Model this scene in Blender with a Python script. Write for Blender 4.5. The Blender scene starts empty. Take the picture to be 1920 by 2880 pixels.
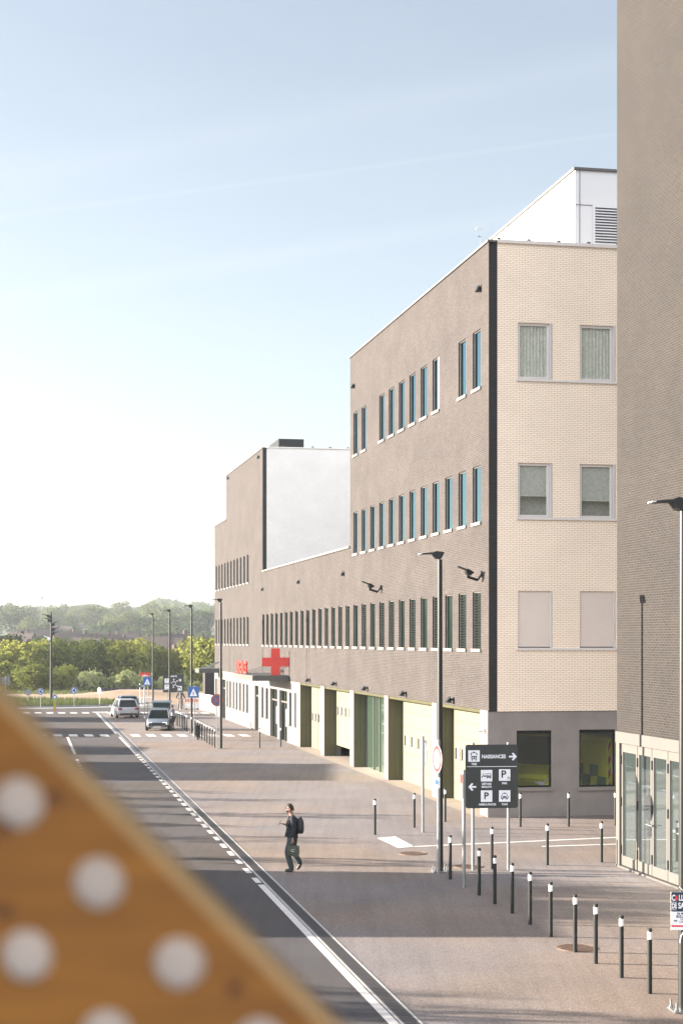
import bpy, bmesh, math, random
from mathutils import Vector, Matrix, noise
R = math.radians
random.seed(7)
SC = bpy.context.scene
COL = SC.collection
PI = math.pi
TH = math.atan2(919, 4600)             # angle between the view and the street
UX, UY = -math.sin(TH), math.cos(TH)    # along the street
VX, VY = math.cos(TH), math.sin(TH)     # away from the street
FB = 16.2                               # facade plane
def st(a, b, z=0.0): return Vector((a*UX+b*VX, a*UY+b*VY, z))
def at(x, y):                           # ground point seen at a photo pixel (camera 6.2 m up)
    Y = 28520.0/(y-1801.0); return ((x-960)/4600*Y, Y)

# ------------------------------------------------------------------ materials
MATS = {}
def nt_new(name):
    m = bpy.data.materials.new(name); m.use_nodes = True
    nt = m.node_tree; nt.nodes.clear()
    out = nt.nodes.new('ShaderNodeOutputMaterial')
    return m, nt, out
def lk(nt, a, b): nt.links.new(a, b)
def rgb(c): return (c[0], c[1], c[2], 1.0)
def mat(name, c, rough=.6, metal=0., var=.12, scale=3., bump=0., spec=.5, fine=0., emit=0., coord='Object'):
    if name in MATS: return MATS[name]
    m, nt, out = nt_new(name); MATS[name] = m
    b = nt.nodes.new('ShaderNodeBsdfPrincipled'); lk(nt, b.outputs[0], out.inputs[0])
    b.inputs['Roughness'].default_value = rough; b.inputs['Metallic'].default_value = metal
    b.inputs['Specular IOR Level'].default_value = spec
    tc = nt.nodes.new('ShaderNodeTexCoord')
    n = nt.nodes.new('ShaderNodeTexNoise'); n.inputs['Scale'].default_value = scale; n.inputs['Detail'].default_value = 5
    lk(nt, tc.outputs[coord], n.inputs['Vector'])
    mx = nt.nodes.new('ShaderNodeMix'); mx.data_type = 'RGBA'
    mx.inputs[6].default_value = rgb([v*(1-var) for v in c]); mx.inputs[7].default_value = rgb([min(1, v*(1+var)) for v in c])
    mr = nt.nodes.new('ShaderNodeMapRange'); mr.inputs[1].default_value = .3; mr.inputs[2].default_value = .7
    lk(nt, n.outputs[0], mr.inputs[0]); lk(nt, mr.outputs[0], mx.inputs[0])
    col = mx.outputs[2]
    if fine:
        n2 = nt.nodes.new('ShaderNodeTexNoise'); n2.inputs['Scale'].default_value = scale*25; n2.inputs['Detail'].default_value = 2
        lk(nt, tc.outputs[coord], n2.inputs['Vector'])
        m2 = nt.nodes.new('ShaderNodeMapRange'); m2.inputs[1].default_value = .3; m2.inputs[2].default_value = .7
        m2.inputs[3].default_value = 1-fine; m2.inputs[4].default_value = 1+fine
        lk(nt, n2.outputs[0], m2.inputs[0])
        h = nt.nodes.new('ShaderNodeVectorMath'); h.operation = 'SCALE'; lk(nt, col, h.inputs[0]); lk(nt, m2.outputs[0], h.inputs['Scale'])
        col = h.outputs[0]
    lk(nt, col, b.inputs['Base Color'])
    if bump:
        bp = nt.nodes.new('ShaderNodeBump'); bp.inputs['Strength'].default_value = bump; bp.inputs['Distance'].default_value = .02
        lk(nt, n.outputs[0], bp.inputs['Height']); lk(nt, bp.outputs[0], b.inputs['Normal'])
    if emit:
        lk(nt, col, b.inputs['Emission Color']); b.inputs['Emission Strength'].default_value = emit
    return m

def brick(name, c1, c2, mortar, rough=.8, msize=.007, stain=.18, odd=0.0, frost=.0):
    m, nt, out = nt_new(name); MATS[name] = m
    b = nt.nodes.new('ShaderNodeBsdfPrincipled'); lk(nt, b.outputs[0], out.inputs[0])
    b.inputs['Roughness'].default_value = rough; b.inputs['Specular IOR Level'].default_value = .3
    uv = nt.nodes.new('ShaderNodeUVMap'); uv.uv_map = 'UVMap'
    br = nt.nodes.new('ShaderNodeTexBrick'); lk(nt, uv.outputs[0], br.inputs['Vector'])
    br.inputs['Scale'].default_value = 1; br.inputs['Brick Width'].default_value = .215; br.inputs['Row Height'].default_value = .065
    br.inputs['Mortar Size'].default_value = msize; br.inputs['Mortar Smooth'].default_value = .1
    br.inputs['Color1'].default_value = rgb(c1); br.inputs['Color2'].default_value = rgb(c2); br.inputs['Mortar'].default_value = rgb(mortar)
    n = nt.nodes.new('ShaderNodeTexNoise'); n.inputs['Scale'].default_value = .55; n.inputs['Detail'].default_value = 7; n.inputs['Roughness'].default_value = .6
    lk(nt, uv.outputs[0], n.inputs['Vector'])
    mr = nt.nodes.new('ShaderNodeMapRange'); mr.inputs[1].default_value = .3; mr.inputs[2].default_value = .72
    mr.inputs[3].default_value = 1-stain; mr.inputs[4].default_value = 1+stain
    lk(nt, n.outputs[0], mr.inputs[0])
    s = nt.nodes.new('ShaderNodeVectorMath'); s.operation = 'SCALE'
    lk(nt, br.outputs[0], s.inputs[0]); lk(nt, mr.outputs[0], s.inputs['Scale'])
    col = s.outputs[0]
    if odd:     # scattered pale bricks and mortar smears
        wn = nt.nodes.new('ShaderNodeTexNoise'); wn.inputs['Scale'].default_value = 5.5; wn.inputs['Detail'].default_value = 3
        mp = nt.nodes.new('ShaderNodeMapping'); mp.inputs['Scale'].default_value = (1, 3.2, 1)
        lk(nt, uv.outputs[0], mp.inputs[0]); lk(nt, mp.outputs[0], wn.inputs['Vector'])
        m2 = nt.nodes.new('ShaderNodeMapRange'); m2.inputs[1].default_value = .66; m2.inputs[2].default_value = .74; m2.inputs[4].default_value = odd
        lk(nt, wn.outputs[0], m2.inputs[0])
        mx = nt.nodes.new('ShaderNodeMix'); mx.data_type = 'RGBA'; mx.inputs[7].default_value = rgb([min(1, v*2.0) for v in mortar])
        lk(nt, m2.outputs[0], mx.inputs[0]); lk(nt, col, mx.inputs[6]); col = mx.outputs[2]
    lk(nt, col, b.inputs['Base Color'])
    bp = nt.nodes.new('ShaderNodeBump'); bp.inputs['Strength'].default_value = .25; bp.inputs['Distance'].default_value = .006; bp.invert = True
    lk(nt, br.outputs['Fac'], bp.inputs['Height']); lk(nt, bp.outputs[0], b.inputs['Normal'])
    return m

def asphalt(name, c, patch=.18, grain=.35, tint=(1.15, 1.0, .82)):
    m, nt, out = nt_new(name); MATS[name] = m
    b = nt.nodes.new('ShaderNodeBsdfPrincipled'); lk(nt, b.outputs[0], out.inputs[0])
    b.inputs['Roughness'].default_value = .9; b.inputs['Specular IOR Level'].default_value = .25
    tc = nt.nodes.new('ShaderNodeTexCoord')
    def noi(sc, det, lo, hi, a, z, st=(1, 1, 1)):
        mp = nt.nodes.new('ShaderNodeMapping'); mp.inputs['Scale'].default_value = st; mp.inputs['Rotation'].default_value = (0, 0, -TH)
        lk(nt, tc.outputs['Object'], mp.inputs[0])
        n = nt.nodes.new('ShaderNodeTexNoise'); n.inputs['Scale'].default_value = sc; n.inputs['Detail'].default_value = det
        lk(nt, mp.outputs[0], n.inputs['Vector'])
        r = nt.nodes.new('ShaderNodeMapRange'); r.inputs[1].default_value = lo; r.inputs[2].default_value = hi; r.inputs[3].default_value = a; r.inputs[4].default_value = z
        lk(nt, n.outputs[0], r.inputs[0]); return r.outputs[0], n.outputs[0]
    g, graw = noi(38, 3, .32, .68, 1-grain, 1+grain)
    p, _ = noi(.35, 5, .3, .7, 1-patch, 1+patch)
    w, _ = noi(1.1, 4, .45, .62, 1.0, 1.0-patch*.8, (3.5, .12, 1))
    a = nt.nodes.new('ShaderNodeMath'); a.operation = 'MULTIPLY'; lk(nt, g, a.inputs[0]); lk(nt, p, a.inputs[1])
    a2 = nt.nodes.new('ShaderNodeMath'); a2.operation = 'MULTIPLY'; lk(nt, a.outputs[0], a2.inputs[0]); lk(nt, w, a2.inputs[1])
    t, _ = noi(.12, 3, .4, .62, 0, 1)
    mx = nt.nodes.new('ShaderNodeMix'); mx.data_type = 'RGBA'; mx.inputs[6].default_value = rgb(c); mx.inputs[7].default_value = rgb([c[i]*tint[i] for i in range(3)])
    lk(nt, t, mx.inputs[0])
    s = nt.nodes.new('ShaderNodeVectorMath'); s.operation = 'SCALE'; lk(nt, mx.outputs[2], s.inputs[0]); lk(nt, a2.outputs[0], s.inputs['Scale'])
    lk(nt, s.outputs[0], b.inputs['Base Color'])
    bp = nt.nodes.new('ShaderNodeBump'); bp.inputs['Strength'].default_value = .35; bp.inputs['Distance'].default_value = .008
    lk(nt, graw, bp.inputs['Height']); lk(nt, bp.outputs[0], b.inputs['Normal'])
    return m

def glassy(name, c, rough=.06, fac=.35, tint=(.85, .95, 1), bl=.25):
    m, nt, out = nt_new(name); MATS[name] = m
    d = nt.nodes.new('ShaderNodeBsdfDiffuse'); d.inputs[0].default_value = rgb(c)
    g = nt.nodes.new('ShaderNodeBsdfGlossy'); g.inputs['Roughness'].default_value = rough; g.inputs[0].default_value = rgb(tint)
    fr = nt.nodes.new('ShaderNodeLayerWeight'); fr.inputs[0].default_value = bl
    ml = nt.nodes.new('ShaderNodeMath'); ml.operation = 'MULTIPLY'; ml.inputs[1].default_value = fac; lk(nt, fr.outputs[0], ml.inputs[0])
    mx = nt.nodes.new('ShaderNodeMixShader'); lk(nt, ml.outputs[0], mx.inputs[0]); lk(nt, d.outputs[0], mx.inputs[1]); lk(nt, g.outputs[0], mx.inputs[2])
    lk(nt, mx.outputs[0], out.inputs[0]); return m
def clear_glass(name, fac=.12, tint=(.8, .95, 1), body=(1, 1, 1)):
    m, nt, out = nt_new(name); MATS[name] = m
    d = nt.nodes.new('ShaderNodeBsdfTransparent'); d.inputs[0].default_value = rgb(body)
    g = nt.nodes.new('ShaderNodeBsdfGlossy'); g.inputs['Roughness'].default_value = 0.0; g.inputs[0].default_value = rgb(tint)
    mx = nt.nodes.new('ShaderNodeMixShader'); mx.inputs[0].default_value = fac; lk(nt, d.outputs[0], mx.inputs[1]); lk(nt, g.outputs[0], mx.inputs[2])
    lk(nt, mx.outputs[0], out.inputs[0]); return m
def leafmat(name, c, c2, trans=.35):
    m, nt, out = nt_new(name); MATS[name] = m
    oi = nt.nodes.new('ShaderNodeObjectInfo'); geo = nt.nodes.new('ShaderNodeNewGeometry')
    ad = nt.nodes.new('ShaderNodeMath'); ad.operation = 'MULTIPLY_ADD'; ad.inputs[1].default_value = .45; lk(nt, oi.outputs['Random'], ad.inputs[0])
    sc = nt.nodes.new('ShaderNodeMath'); sc.operation = 'MULTIPLY'; sc.inputs[1].default_value = .55; lk(nt, geo.outputs['Random Per Island'], sc.inputs[0]); lk(nt, sc.outputs[0], ad.inputs[2])
    mx = nt.nodes.new('ShaderNodeMix'); mx.data_type = 'RGBA'; mx.inputs[6].default_value = rgb(c); mx.inputs[7].default_value = rgb(c2); lk(nt, ad.outputs[0], mx.inputs[0])
    d = nt.nodes.new('ShaderNodeBsdfDiffuse'); t = nt.nodes.new('ShaderNodeBsdfTranslucent')
    lk(nt, mx.outputs[2], d.inputs[0]); lk(nt, mx.outputs[2], t.inputs[0])
    ms = nt.nodes.new('ShaderNodeMixShader'); ms.inputs[0].default_value = trans; lk(nt, d.outputs[0], ms.inputs[1]); lk(nt, t.outputs[0], ms.inputs[2])
    lk(nt, ms.outputs[0], out.inputs[0]); return m

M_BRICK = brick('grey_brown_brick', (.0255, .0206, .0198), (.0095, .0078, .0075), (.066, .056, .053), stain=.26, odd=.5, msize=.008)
M_CREAM = brick('cream_brick', (.95, .78, .60), (.91, .74, .56), (.50, .41, .33), msize=.0075, stain=.05)
M_WHITEBRICK = brick('white_brick', (.74, .70, .64), (.70, .66, .60), (.45, .43, .40), stain=.05)
M_STRIP = brick('black_brick', (.022, .022, .022), (.016, .016, .016), (.034, .033, .032), stain=.1)
M_RENDER = mat('brown_render', (.24, .212, .188), .85, var=.12, scale=1.2, fine=.08, spec=.2)
M_WPANEL = mat('white_cladding', (.105, .096, .092), .6, var=.05, scale=.6)
M_PIER = mat('pale_concrete_pier', (.105, .096, .092), .8, var=.06, scale=1, fine=.05)
M_WMETAL = mat('white_metal', (.62, .61, .60), .4, var=.03, scale=1)
M_SILL = mat('pale_stone_sill', (.14, .128, .12), .7, var=.08, scale=2)
M_PLANT = mat('white_plantroom_panel', (.66, .65, .64), .45, var=.03, scale=.5)
M_FRAMEC = mat('cream_window_frame', (.66, .60, .54), .5, var=.03)
M_SHUT = mat('cream_roller_shutter', (.82, .70, .60), .6, var=.04, scale=.8)
M_GFRAME = mat('grey_white_frame', (.085, .081, .074), .45, var=.04)
M_DGLASS = glassy('dark_green_glass', (.004, .007, .006), .08, .16, (.40, .56, .52))
M_SKYGLASS = glassy('reflection_blue_glass', (.012, .02, .022), .05, 1.0, (.21, .34, .40), .48)  # blue tint on upper panes stands in for sky reflected in the viewer's window
M_BGLASS = glassy('curtained_glass', (.30, .30, .28), .05, .55)
M_CURTAIN = mat('net_curtain', (.85, .82, .70), .9, var=.15, scale=9)
M_BLIND = mat('grey_venetian_blind', (.004, .0055, .005), .8, var=.05, spec=.1)
M_YELLOW = mat('pale_yellow_door', (.135, .132, .082), .5, var=.03, scale=.4)
M_OLIVE = mat('olive_metal_jamb', (.055, .052, .022), .35, var=.15, scale=.8)
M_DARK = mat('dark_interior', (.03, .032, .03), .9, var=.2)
M_DMETAL = mat('anthracite_metal', (.010, .012, .012), .45, metal=0., spec=.3, var=.08)
M_GREYCAN = mat('grey_canopy_metal', (.06, .06, .055), .5, var=.08)
M_BLACK = mat('black_rubber', (.012, .012, .012), .7, var=.1)
M_GALV = mat('galvanised_steel', (.30, .31, .32), .32, metal=.75, var=.12, scale=6)
M_RED = mat('red_sign', (.52, .030, .018), .5, var=.10, scale=1.5)
M_REDS = mat('red_ring', (.16, .015, .015), .45, var=.04)
M_BLUES = mat('blue_sign', (.012, .05, .16), .4, var=.04)
M_BLUEC = mat('blue_sign_bright', (.02, .09, .30), .4, var=.04)
M_WSIGN = mat('white_sign', (.72, .73, .74), .5, var=.03)
M_WLIT = mat('white_sign_plate', (.13, .13, .13), .5, var=.03)
M_BSIGN = mat('black_sign', (.020, .024, .022), .45, var=.08, scale=4)
M_PAINT = mat('white_road_paint', (.50, .48, .46), .8, var=.12, scale=4, fine=.08)
M_DRAIN = mat('drain_grate', (.085, .08, .085), .6, metal=.2, var=.3, scale=30)
M_KERBL = mat('pale_concrete_edge', (.34, .33, .32), .8, var=.12, scale=3)
M_ROAD = asphalt('dark_asphalt', (.056, .053, .058), patch=.14, grain=.28)
M_PLAZA = asphalt('pale_asphalt', (.152, .137, .138), patch=.12, grain=.42)
M_APRON = mat('concrete_apron', (.22, .18, .145), .85, var=.1, scale=1, fine=.05)
M_KERB = mat('grey_kerb_stone', (.16, .165, .175), .8, var=.12, scale=2)
M_SOIL = mat('sandy_soil', (.20, .135, .085), .95, var=.35, scale=.35, fine=.15)
M_FIELD = mat('valley_grass', (.045, .055, .022), .95, var=.4, scale=.02)
M_GRASSB = mat('turf_base', (.028, .042, .012), .95, var=.4, scale=.8)
M_RUST = mat('rusty_iron', (.13, .085, .062), .7, metal=.3, var=.35, scale=9)
M_YB = mat('yellow_marker', (.28, .23, .01), .45, var=.04)
M_TIRE = mat('tyre', (.012, .012, .013), .8, var=.1)
M_RIM = mat('alloy_rim', (.35, .35, .36), .35, metal=.8, var=.05)
M_CGLASS = glassy('car_glass', (.006, .010, .010), .04, .5)
M_TAIL = mat('red_tail_light', (.22, .015, .012), .25, var=.05)
M_LAMPON = mat('lit_headlight', (1.0, .93, .78), .3, var=.02, emit=.22)
M_BARK = mat('bark', (.05, .04, .03), .95, var=.3, scale=8, bump=.4)
M_LEAFA = leafmat('yellow_green_leaf', (.085, .105, .022), (.25, .26, .065))
M_LEAFB = leafmat('mid_green_leaf', (.045, .068, .018), (.15, .17, .045))
M_LEAFC = leafmat('dark_green_leaf', (.018, .034, .014), (.045, .068, .025))
M_LEAFD = leafmat('silver_green_leaf', (.15, .18, .075), (.34, .36, .18))
M_LEAFE = leafmat('bronze_leaf', (.025, .020, .016), (.06, .045, .03))
M_LEAFF = leafmat('far_wood_leaf', (.030, .050, .018), (.085, .11, .036), .2)
M_GRASS = leafmat('grass_blade', (.045, .062, .022), (.12, .135, .055))
M_ROOFR = mat('clay_roof', (.040, .028, .024), .9, var=.3, scale=.3)
M_HWALL = mat('cream_render_wall', (.13, .105, .08), .9, var=.1, scale=.3)
M_HBRICK = mat('house_brick', (.050, .030, .024), .9, var=.2, scale=.3)
M_SKIN = mat('skin', (.26, .135, .095), .55, var=.06, scale=20)
M_HAIR = mat('brown_hair', (.030, .019, .010), .8, var=.3, scale=60)
M_NAVY = mat('navy_knit', (.005, .008, .014), .9, var=.2, scale=12)
M_JEAN = mat('blue_grey_trousers', (.024, .036, .038), .85, var=.2, scale=8)
M_OLIVEB = mat('green_tote', (.045, .055, .035), .8, var=.1, scale=6)
M_SHOE = mat('dark_shoe', (.018, .016, .016), .5, var=.1)
M_BEIGE = mat('beige_trousers', (.14, .11, .085), .85, var=.1)
M_WSHIRT = mat('white_checked_shirt', (.15, .17, .21), .9, var=.15, scale=14)
M_WOOD = None

def woodmat():
    m, nt, out = nt_new('varnished_plywood')
    b = nt.nodes.new('ShaderNodeBsdfPrincipled'); lk(nt, b.outputs[0], out.inputs[0]); b.inputs['Roughness'].default_value = .55
    tc = nt.nodes.new('ShaderNodeTexCoord'); mp = nt.nodes.new('ShaderNodeMapping'); mp.inputs['Scale'].default_value = (3, 40, 40); mp.inputs['Rotation'].default_value = (0, R(43), 0)
    lk(nt, tc.outputs['Object'], mp.inputs[0])
    n = nt.nodes.new('ShaderNodeTexNoise'); n.inputs['Scale'].default_value = 1.5; n.inputs['Detail'].default_value = 4; lk(nt, mp.outputs[0], n.inputs['Vector'])
    mx = nt.nodes.new('ShaderNodeMix'); mx.data_type = 'RGBA'; mx.inputs[6].default_value = (.18, .066, .004, 1); mx.inputs[7].default_value = (.33, .135, .010, 1)
    mr = nt.nodes.new('ShaderNodeMapRange'); mr.inputs[1].default_value = .3; mr.inputs[2].default_value = .7; lk(nt, n.outputs[0], mr.inputs[0]); lk(nt, mr.outputs[0], mx.inputs[0])
    lk(nt, mx.outputs[2], b.inputs['Base Color'])
    return m

# ------------------------------------------------------------------ mesh builder
class MB:
    def __init__(s): s.v = []; s.f = []; s.uv = []; s.mi = []; s.M = None; s.cm = 0
    def P(s, p):
        p = Vector(p); return s.M @ p if s.M is not None else p
    def face(s, pts, uvs=None):
        i = len(s.v); s.v += [s.P(p) for p in pts]; s.f.append(tuple(range(i, i+len(pts)))); s.uv.append(uvs); s.mi.append(s.cm)
    def poly(s, pts, faces):
        i = len(s.v); s.v += [s.P(p) for p in pts]
        for f in faces: s.f.append(tuple(i+k for k in f)); s.uv.append(None); s.mi.append(s.cm)
    def box(s, x0, x1, y0, y1, z0, z1):
        s.poly([(x0, y0, z0), (x1, y0, z0), (x1, y1, z0), (x0, y1, z0), (x0, y0, z1), (x1, y0, z1), (x1, y1, z1), (x0, y1, z1)],
               [(0, 3, 2, 1), (4, 5, 6, 7), (0, 1, 5, 4), (1, 2, 6, 5), (2, 3, 7, 6), (3, 0, 4, 7)])
    def cbox(s, c, d): s.box(c[0]-d[0]/2, c[0]+d[0]/2, c[1]-d[1]/2, c[1]+d[1]/2, c[2]-d[2]/2, c[2]+d[2]/2)
    def tube(s, p0, p1, r0, r1=None, n=10, cap=True):
        r1 = r0 if r1 is None else r1; p0 = Vector(p0); p1 = Vector(p1); d = (p1-p0).normalized()
        u = d.orthogonal().normalized(); w = d.cross(u)
        pts = [p0+(u*math.cos(2*PI*k/n)+w*math.sin(2*PI*k/n))*r0 for k in range(n)]+[p1+(u*math.cos(2*PI*k/n)+w*math.sin(2*PI*k/n))*r1 for k in range(n)]
        fs = [(k, (k+1) % n, n+(k+1) % n, n+k) for k in range(n)]
        if cap: fs += [tuple(range(n))[::-1], tuple(range(n, 2*n))]
        s.poly(pts, fs)
    def disc(s, c, nrm, r, n=24, up=None):
        c = Vector(c); nrm = Vector(nrm).normalized(); u = nrm.orthogonal().normalized(); w = nrm.cross(u)
        s.face([c+(u*math.cos(2*PI*k/n)+w*math.sin(2*PI*k/n))*r for k in range(n)])
    def loft(s, rings, cap=True):
        n = len(rings[0]); pts = [p for r in rings for p in r]; fs = []
        for i in range(len(rings)-1):
            for k in range(n): fs.append((i*n+k, i*n+(k+1) % n, (i+1)*n+(k+1) % n, (i+1)*n+k))
        if cap: fs += [tuple(range(n))[::-1], tuple((len(rings)-1)*n+k for k in range(n))]
        s.poly(pts, fs)
    def prism(s, pts2, y0, y1):       # outline in x,z pushed along y
        n = len(pts2); s.poly([(p[0], y0, p[1]) for p in pts2]+[(p[0], y1, p[1]) for p in pts2],
            [tuple(range(n)), tuple(range(n, 2*n))[::-1]]+[(k, n+k, n+(k+1) % n, (k+1) % n) for k in range(n)])
    def build(s, name, m, parent=None, smooth=False, loc=None, fixn=True):
        me = bpy.data.meshes.new(name); me.from_pydata([tuple(v) for v in s.v], [], s.f)
        ms = m if isinstance(m, (list, tuple)) else [m]
        for x in ms: me.materials.append(x)
        if len(ms) > 1: me.polygons.foreach_set('material_index', s.mi)
        if any(u is not None for u in s.uv):
            ul = me.uv_layers.new(name='UVMap'); li = 0; dat = []
            for f, u in zip(s.f, s.uv):
                for k in range(len(f)): dat += list(u[k]) if u else [0, 0]
            ul.data.foreach_set('uv', dat)
        if smooth: me.polygons.foreach_set('use_smooth', [True]*len(me.polygons))
        me.update()
        if fixn and len(s.f) < 20000:
            bm = bmesh.new(); bm.from_mesh(me); bmesh.ops.recalc_face_normals(bm, faces=bm.faces); bm.to_mesh(me); bm.free()
        o = bpy.data.objects.new(name, me); COL.objects.link(o)
        if parent: o.parent = parent
        if loc is not None: o.location = loc
        return o
def bevel(o, w=.01, seg=2):
    bm = bmesh.new(); bm.from_mesh(o.data)
    bmesh.ops.remove_doubles(bm, verts=bm.verts, dist=1e-5)
    bmesh.ops.bevel(bm, geom=[e for e in bm.edges if e.is_manifold and e.calc_face_angle(0) > .5], offset=w, segments=seg, affect='EDGES', profile=.6)
    bm.to_mesh(o.data); bm.free(); return o
def tag(o, label=None, cat=None, group=None, kind=None):
    if label: o['label'] = label
    if cat: o['category'] = cat
    if group: o['group'] = group
    if kind: o['kind'] = kind
    return o
def thing(name, label, cat, loc=(0, 0, 0), rz=0., group=None):
    o = bpy.data.objects.new(name, None); COL.objects.link(o); o.empty_display_size = .3
    o.location = loc; o.rotation_euler = (0, 0, rz); return tag(o, label, cat, group)
KIDS = {}
def kids(o):
    return [c for c in bpy.data.objects if c.parent == o]
def dup(root, loc, rz=None, label=None, group=None, scale=None):
    def rec(o, par):
        c = o.copy(); COL.objects.link(c)
        if par: c.parent = par
        for ch in kids(o): rec(ch, c)
        return c
    src = list(kids(root)); r = root.copy(); COL.objects.link(r); r.location = loc
    if rz is not None: r.rotation_euler = (0, 0, rz)
    if scale is not None: r.scale = scale
    if label: r['label'] = label
    if group: r['group'] = group
    for ch in src: rec(ch, r)
    return r
def text(s, size, name, m, parent, loc, rot=(PI/2, 0, 0), ext=.002, align='CENTER', sx=1., off=0.):
    cu = bpy.data.curves.new('t', 'FONT'); cu.body = s; cu.size = size; cu.extrude = ext; cu.align_x = align; cu.align_y = 'CENTER'; cu.offset = off
    o = bpy.data.objects.new('t', cu); COL.objects.link(o); bpy.context.view_layer.update()
    me = bpy.data.meshes.new_from_object(o.evaluated_get(bpy.context.evaluated_depsgraph_get())); bpy.data.objects.remove(o)
    me.materials.clear(); me.materials.append(m)
    q = bpy.data.objects.new(name, me); COL.objects.link(q); q.parent = parent; q.location = loc; q.rotation_euler = rot; q.scale = (sx, 1, 1)
    return q

# ------------------------------------------------------------------ camera, light, sky
cam = bpy.data.cameras.new('camera'); co = bpy.data.objects.new('camera', cam); COL.objects.link(co)
co.location = (0, 0, 6.2); co.rotation_euler = (PI/2, 0, 0)
cam.sensor_fit = 'HORIZONTAL'; cam.sensor_width = 36; cam.lens = 86.25
cam.shift_y = 361/1920; cam.clip_start = .05; cam.clip_end = 9000
cam.dof.use_dof = True; cam.dof.focus_distance = 46; cam.dof.aperture_fstop = 5.2; cam.dof.aperture_blades = 0
SC.camera = co
SC.view_settings.view_transform = 'Standard'; SC.view_settings.look = 'None'; SC.view_settings.gamma = 1
SC.view_settings.exposure = 2.70
ELEV, AZ = R(12.5), R(7)
sd = Vector((-math.cos(AZ)*math.cos(ELEV), math.sin(AZ)*math.cos(ELEV), math.sin(ELEV)))   # towards the sun
sun = bpy.data.lights.new('sun', 'SUN'); sun.energy = 5.0; sun.angle = R(.5); sun.color = (1, .88, .74)
so = bpy.data.objects.new('sun', sun); COL.objects.link(so); so.rotation_euler = sd.to_track_quat('Z', 'Y').to_euler()
w = bpy.data.worlds.new('World'); SC.world = w; w.use_nodes = True; nt = w.node_tree; nt.nodes.clear()
wo = nt.nodes.new('ShaderNodeOutputWorld'); bg = nt.nodes.new('ShaderNodeBackground'); lk(nt, bg.outputs[0], wo.inputs[0])
sky = nt.nodes.new('ShaderNodeTexSky'); sky.sky_type = 'NISHITA'; sky.sun_disc = False; sky.sun_elevation = ELEV; sky.sun_rotation = R(-83)
sky.air_density = 1.0; sky.dust_density = 1.2; sky.ozone_density = 1.5; sky.altitude = 100
bg.inputs[1].default_value = .045
# thin high cloud and old vapour trails, fixed to directions in the sky
tc = nt.nodes.new('ShaderNodeTexCoord')
def wmath(op, a, b=None, c=None):
    n = nt.nodes.new('ShaderNodeMath'); n.operation = op
    for i, x in enumerate((a, b, c)):
        if x is None: continue
        if isinstance(x, (int, float)): n.inputs[i].default_value = x
        else: lk(nt, x, n.inputs[i])
    return n.outputs[0]
nz = nt.nodes.new('ShaderNodeTexNoise'); nz.inputs['Scale'].default_value = 3.0; nz.inputs['Detail'].default_value = 7; nz.inputs['Roughness'].default_value = .62
mp = nt.nodes.new('ShaderNodeMapping'); mp.inputs['Scale'].default_value = (1.0, 1.0, 5.0); mp.inputs['Rotation'].default_value = (0, R(9), 0)
lk(nt, tc.outputs['Generated'], mp.inputs[0]); lk(nt, mp.outputs[0], nz.inputs['Vector'])
cl = nt.nodes.new('ShaderNodeMapRange'); cl.inputs[1].default_value = .42; cl.inputs[2].default_value = .8; cl.inputs[4].default_value = .07; lk(nt, nz.outputs[0], cl.inputs[0])
tot = cl.outputs[0]
def trail(p0, p1, width, amp):
    a = Vector(((p0[0]-960)/4600, 1, (1801-p0[1])/4600)); b = Vector(((p1[0]-960)/4600, 1, (1801-p1[1])/4600))
    n = a.cross(b).normalized()
    d = nt.nodes.new('ShaderNodeVectorMath'); d.operation = 'DOT_PRODUCT'; d.inputs[1].default_value = n; lk(nt, tc.outputs['Generated'], d.inputs[0])
    x = wmath('ABSOLUTE', d.outputs['Value']); nn = wmath('MULTIPLY_ADD', nz.outputs[0], -width*1.2, width*1.6)
    x = wmath('DIVIDE', x, nn); x = wmath('SUBTRACT', 1.0, x); x = wmath('MAXIMUM', x, 0.0)
    return wmath('MULTIPLY', x, amp)
for t in ((((0, 610), (1735, 375), .0022, .06)), (((0, 500), (1735, 175), .016, .05)), (((400, 780), (1735, 560), .008, .07))):
    tot = wmath('ADD', tot, trail(*t))
mixc = nt.nodes.new('ShaderNodeMix'); mixc.data_type = 'RGBA'; lk(nt, tot, mixc.inputs[0]); lk(nt, sky.outputs[0], mixc.inputs[6])
mixc.inputs[7].default_value = (4.4, 4.35, 4.4, 1)
# unseen cloud bank added behind the viewer to brighten the shaded walls
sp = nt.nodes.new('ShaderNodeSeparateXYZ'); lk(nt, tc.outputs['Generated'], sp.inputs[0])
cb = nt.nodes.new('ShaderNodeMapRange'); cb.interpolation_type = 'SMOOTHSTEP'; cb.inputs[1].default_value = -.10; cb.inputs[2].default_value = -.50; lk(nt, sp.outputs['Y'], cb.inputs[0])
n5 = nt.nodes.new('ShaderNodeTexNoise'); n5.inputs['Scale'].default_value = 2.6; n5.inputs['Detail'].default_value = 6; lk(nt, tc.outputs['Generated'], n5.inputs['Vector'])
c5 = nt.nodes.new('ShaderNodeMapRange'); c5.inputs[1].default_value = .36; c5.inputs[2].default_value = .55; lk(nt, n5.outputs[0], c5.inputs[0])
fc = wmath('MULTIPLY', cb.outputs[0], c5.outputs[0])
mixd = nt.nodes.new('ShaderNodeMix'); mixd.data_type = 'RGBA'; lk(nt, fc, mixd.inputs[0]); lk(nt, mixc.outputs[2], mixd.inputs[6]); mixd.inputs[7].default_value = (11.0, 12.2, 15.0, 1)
mixc = mixd
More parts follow.
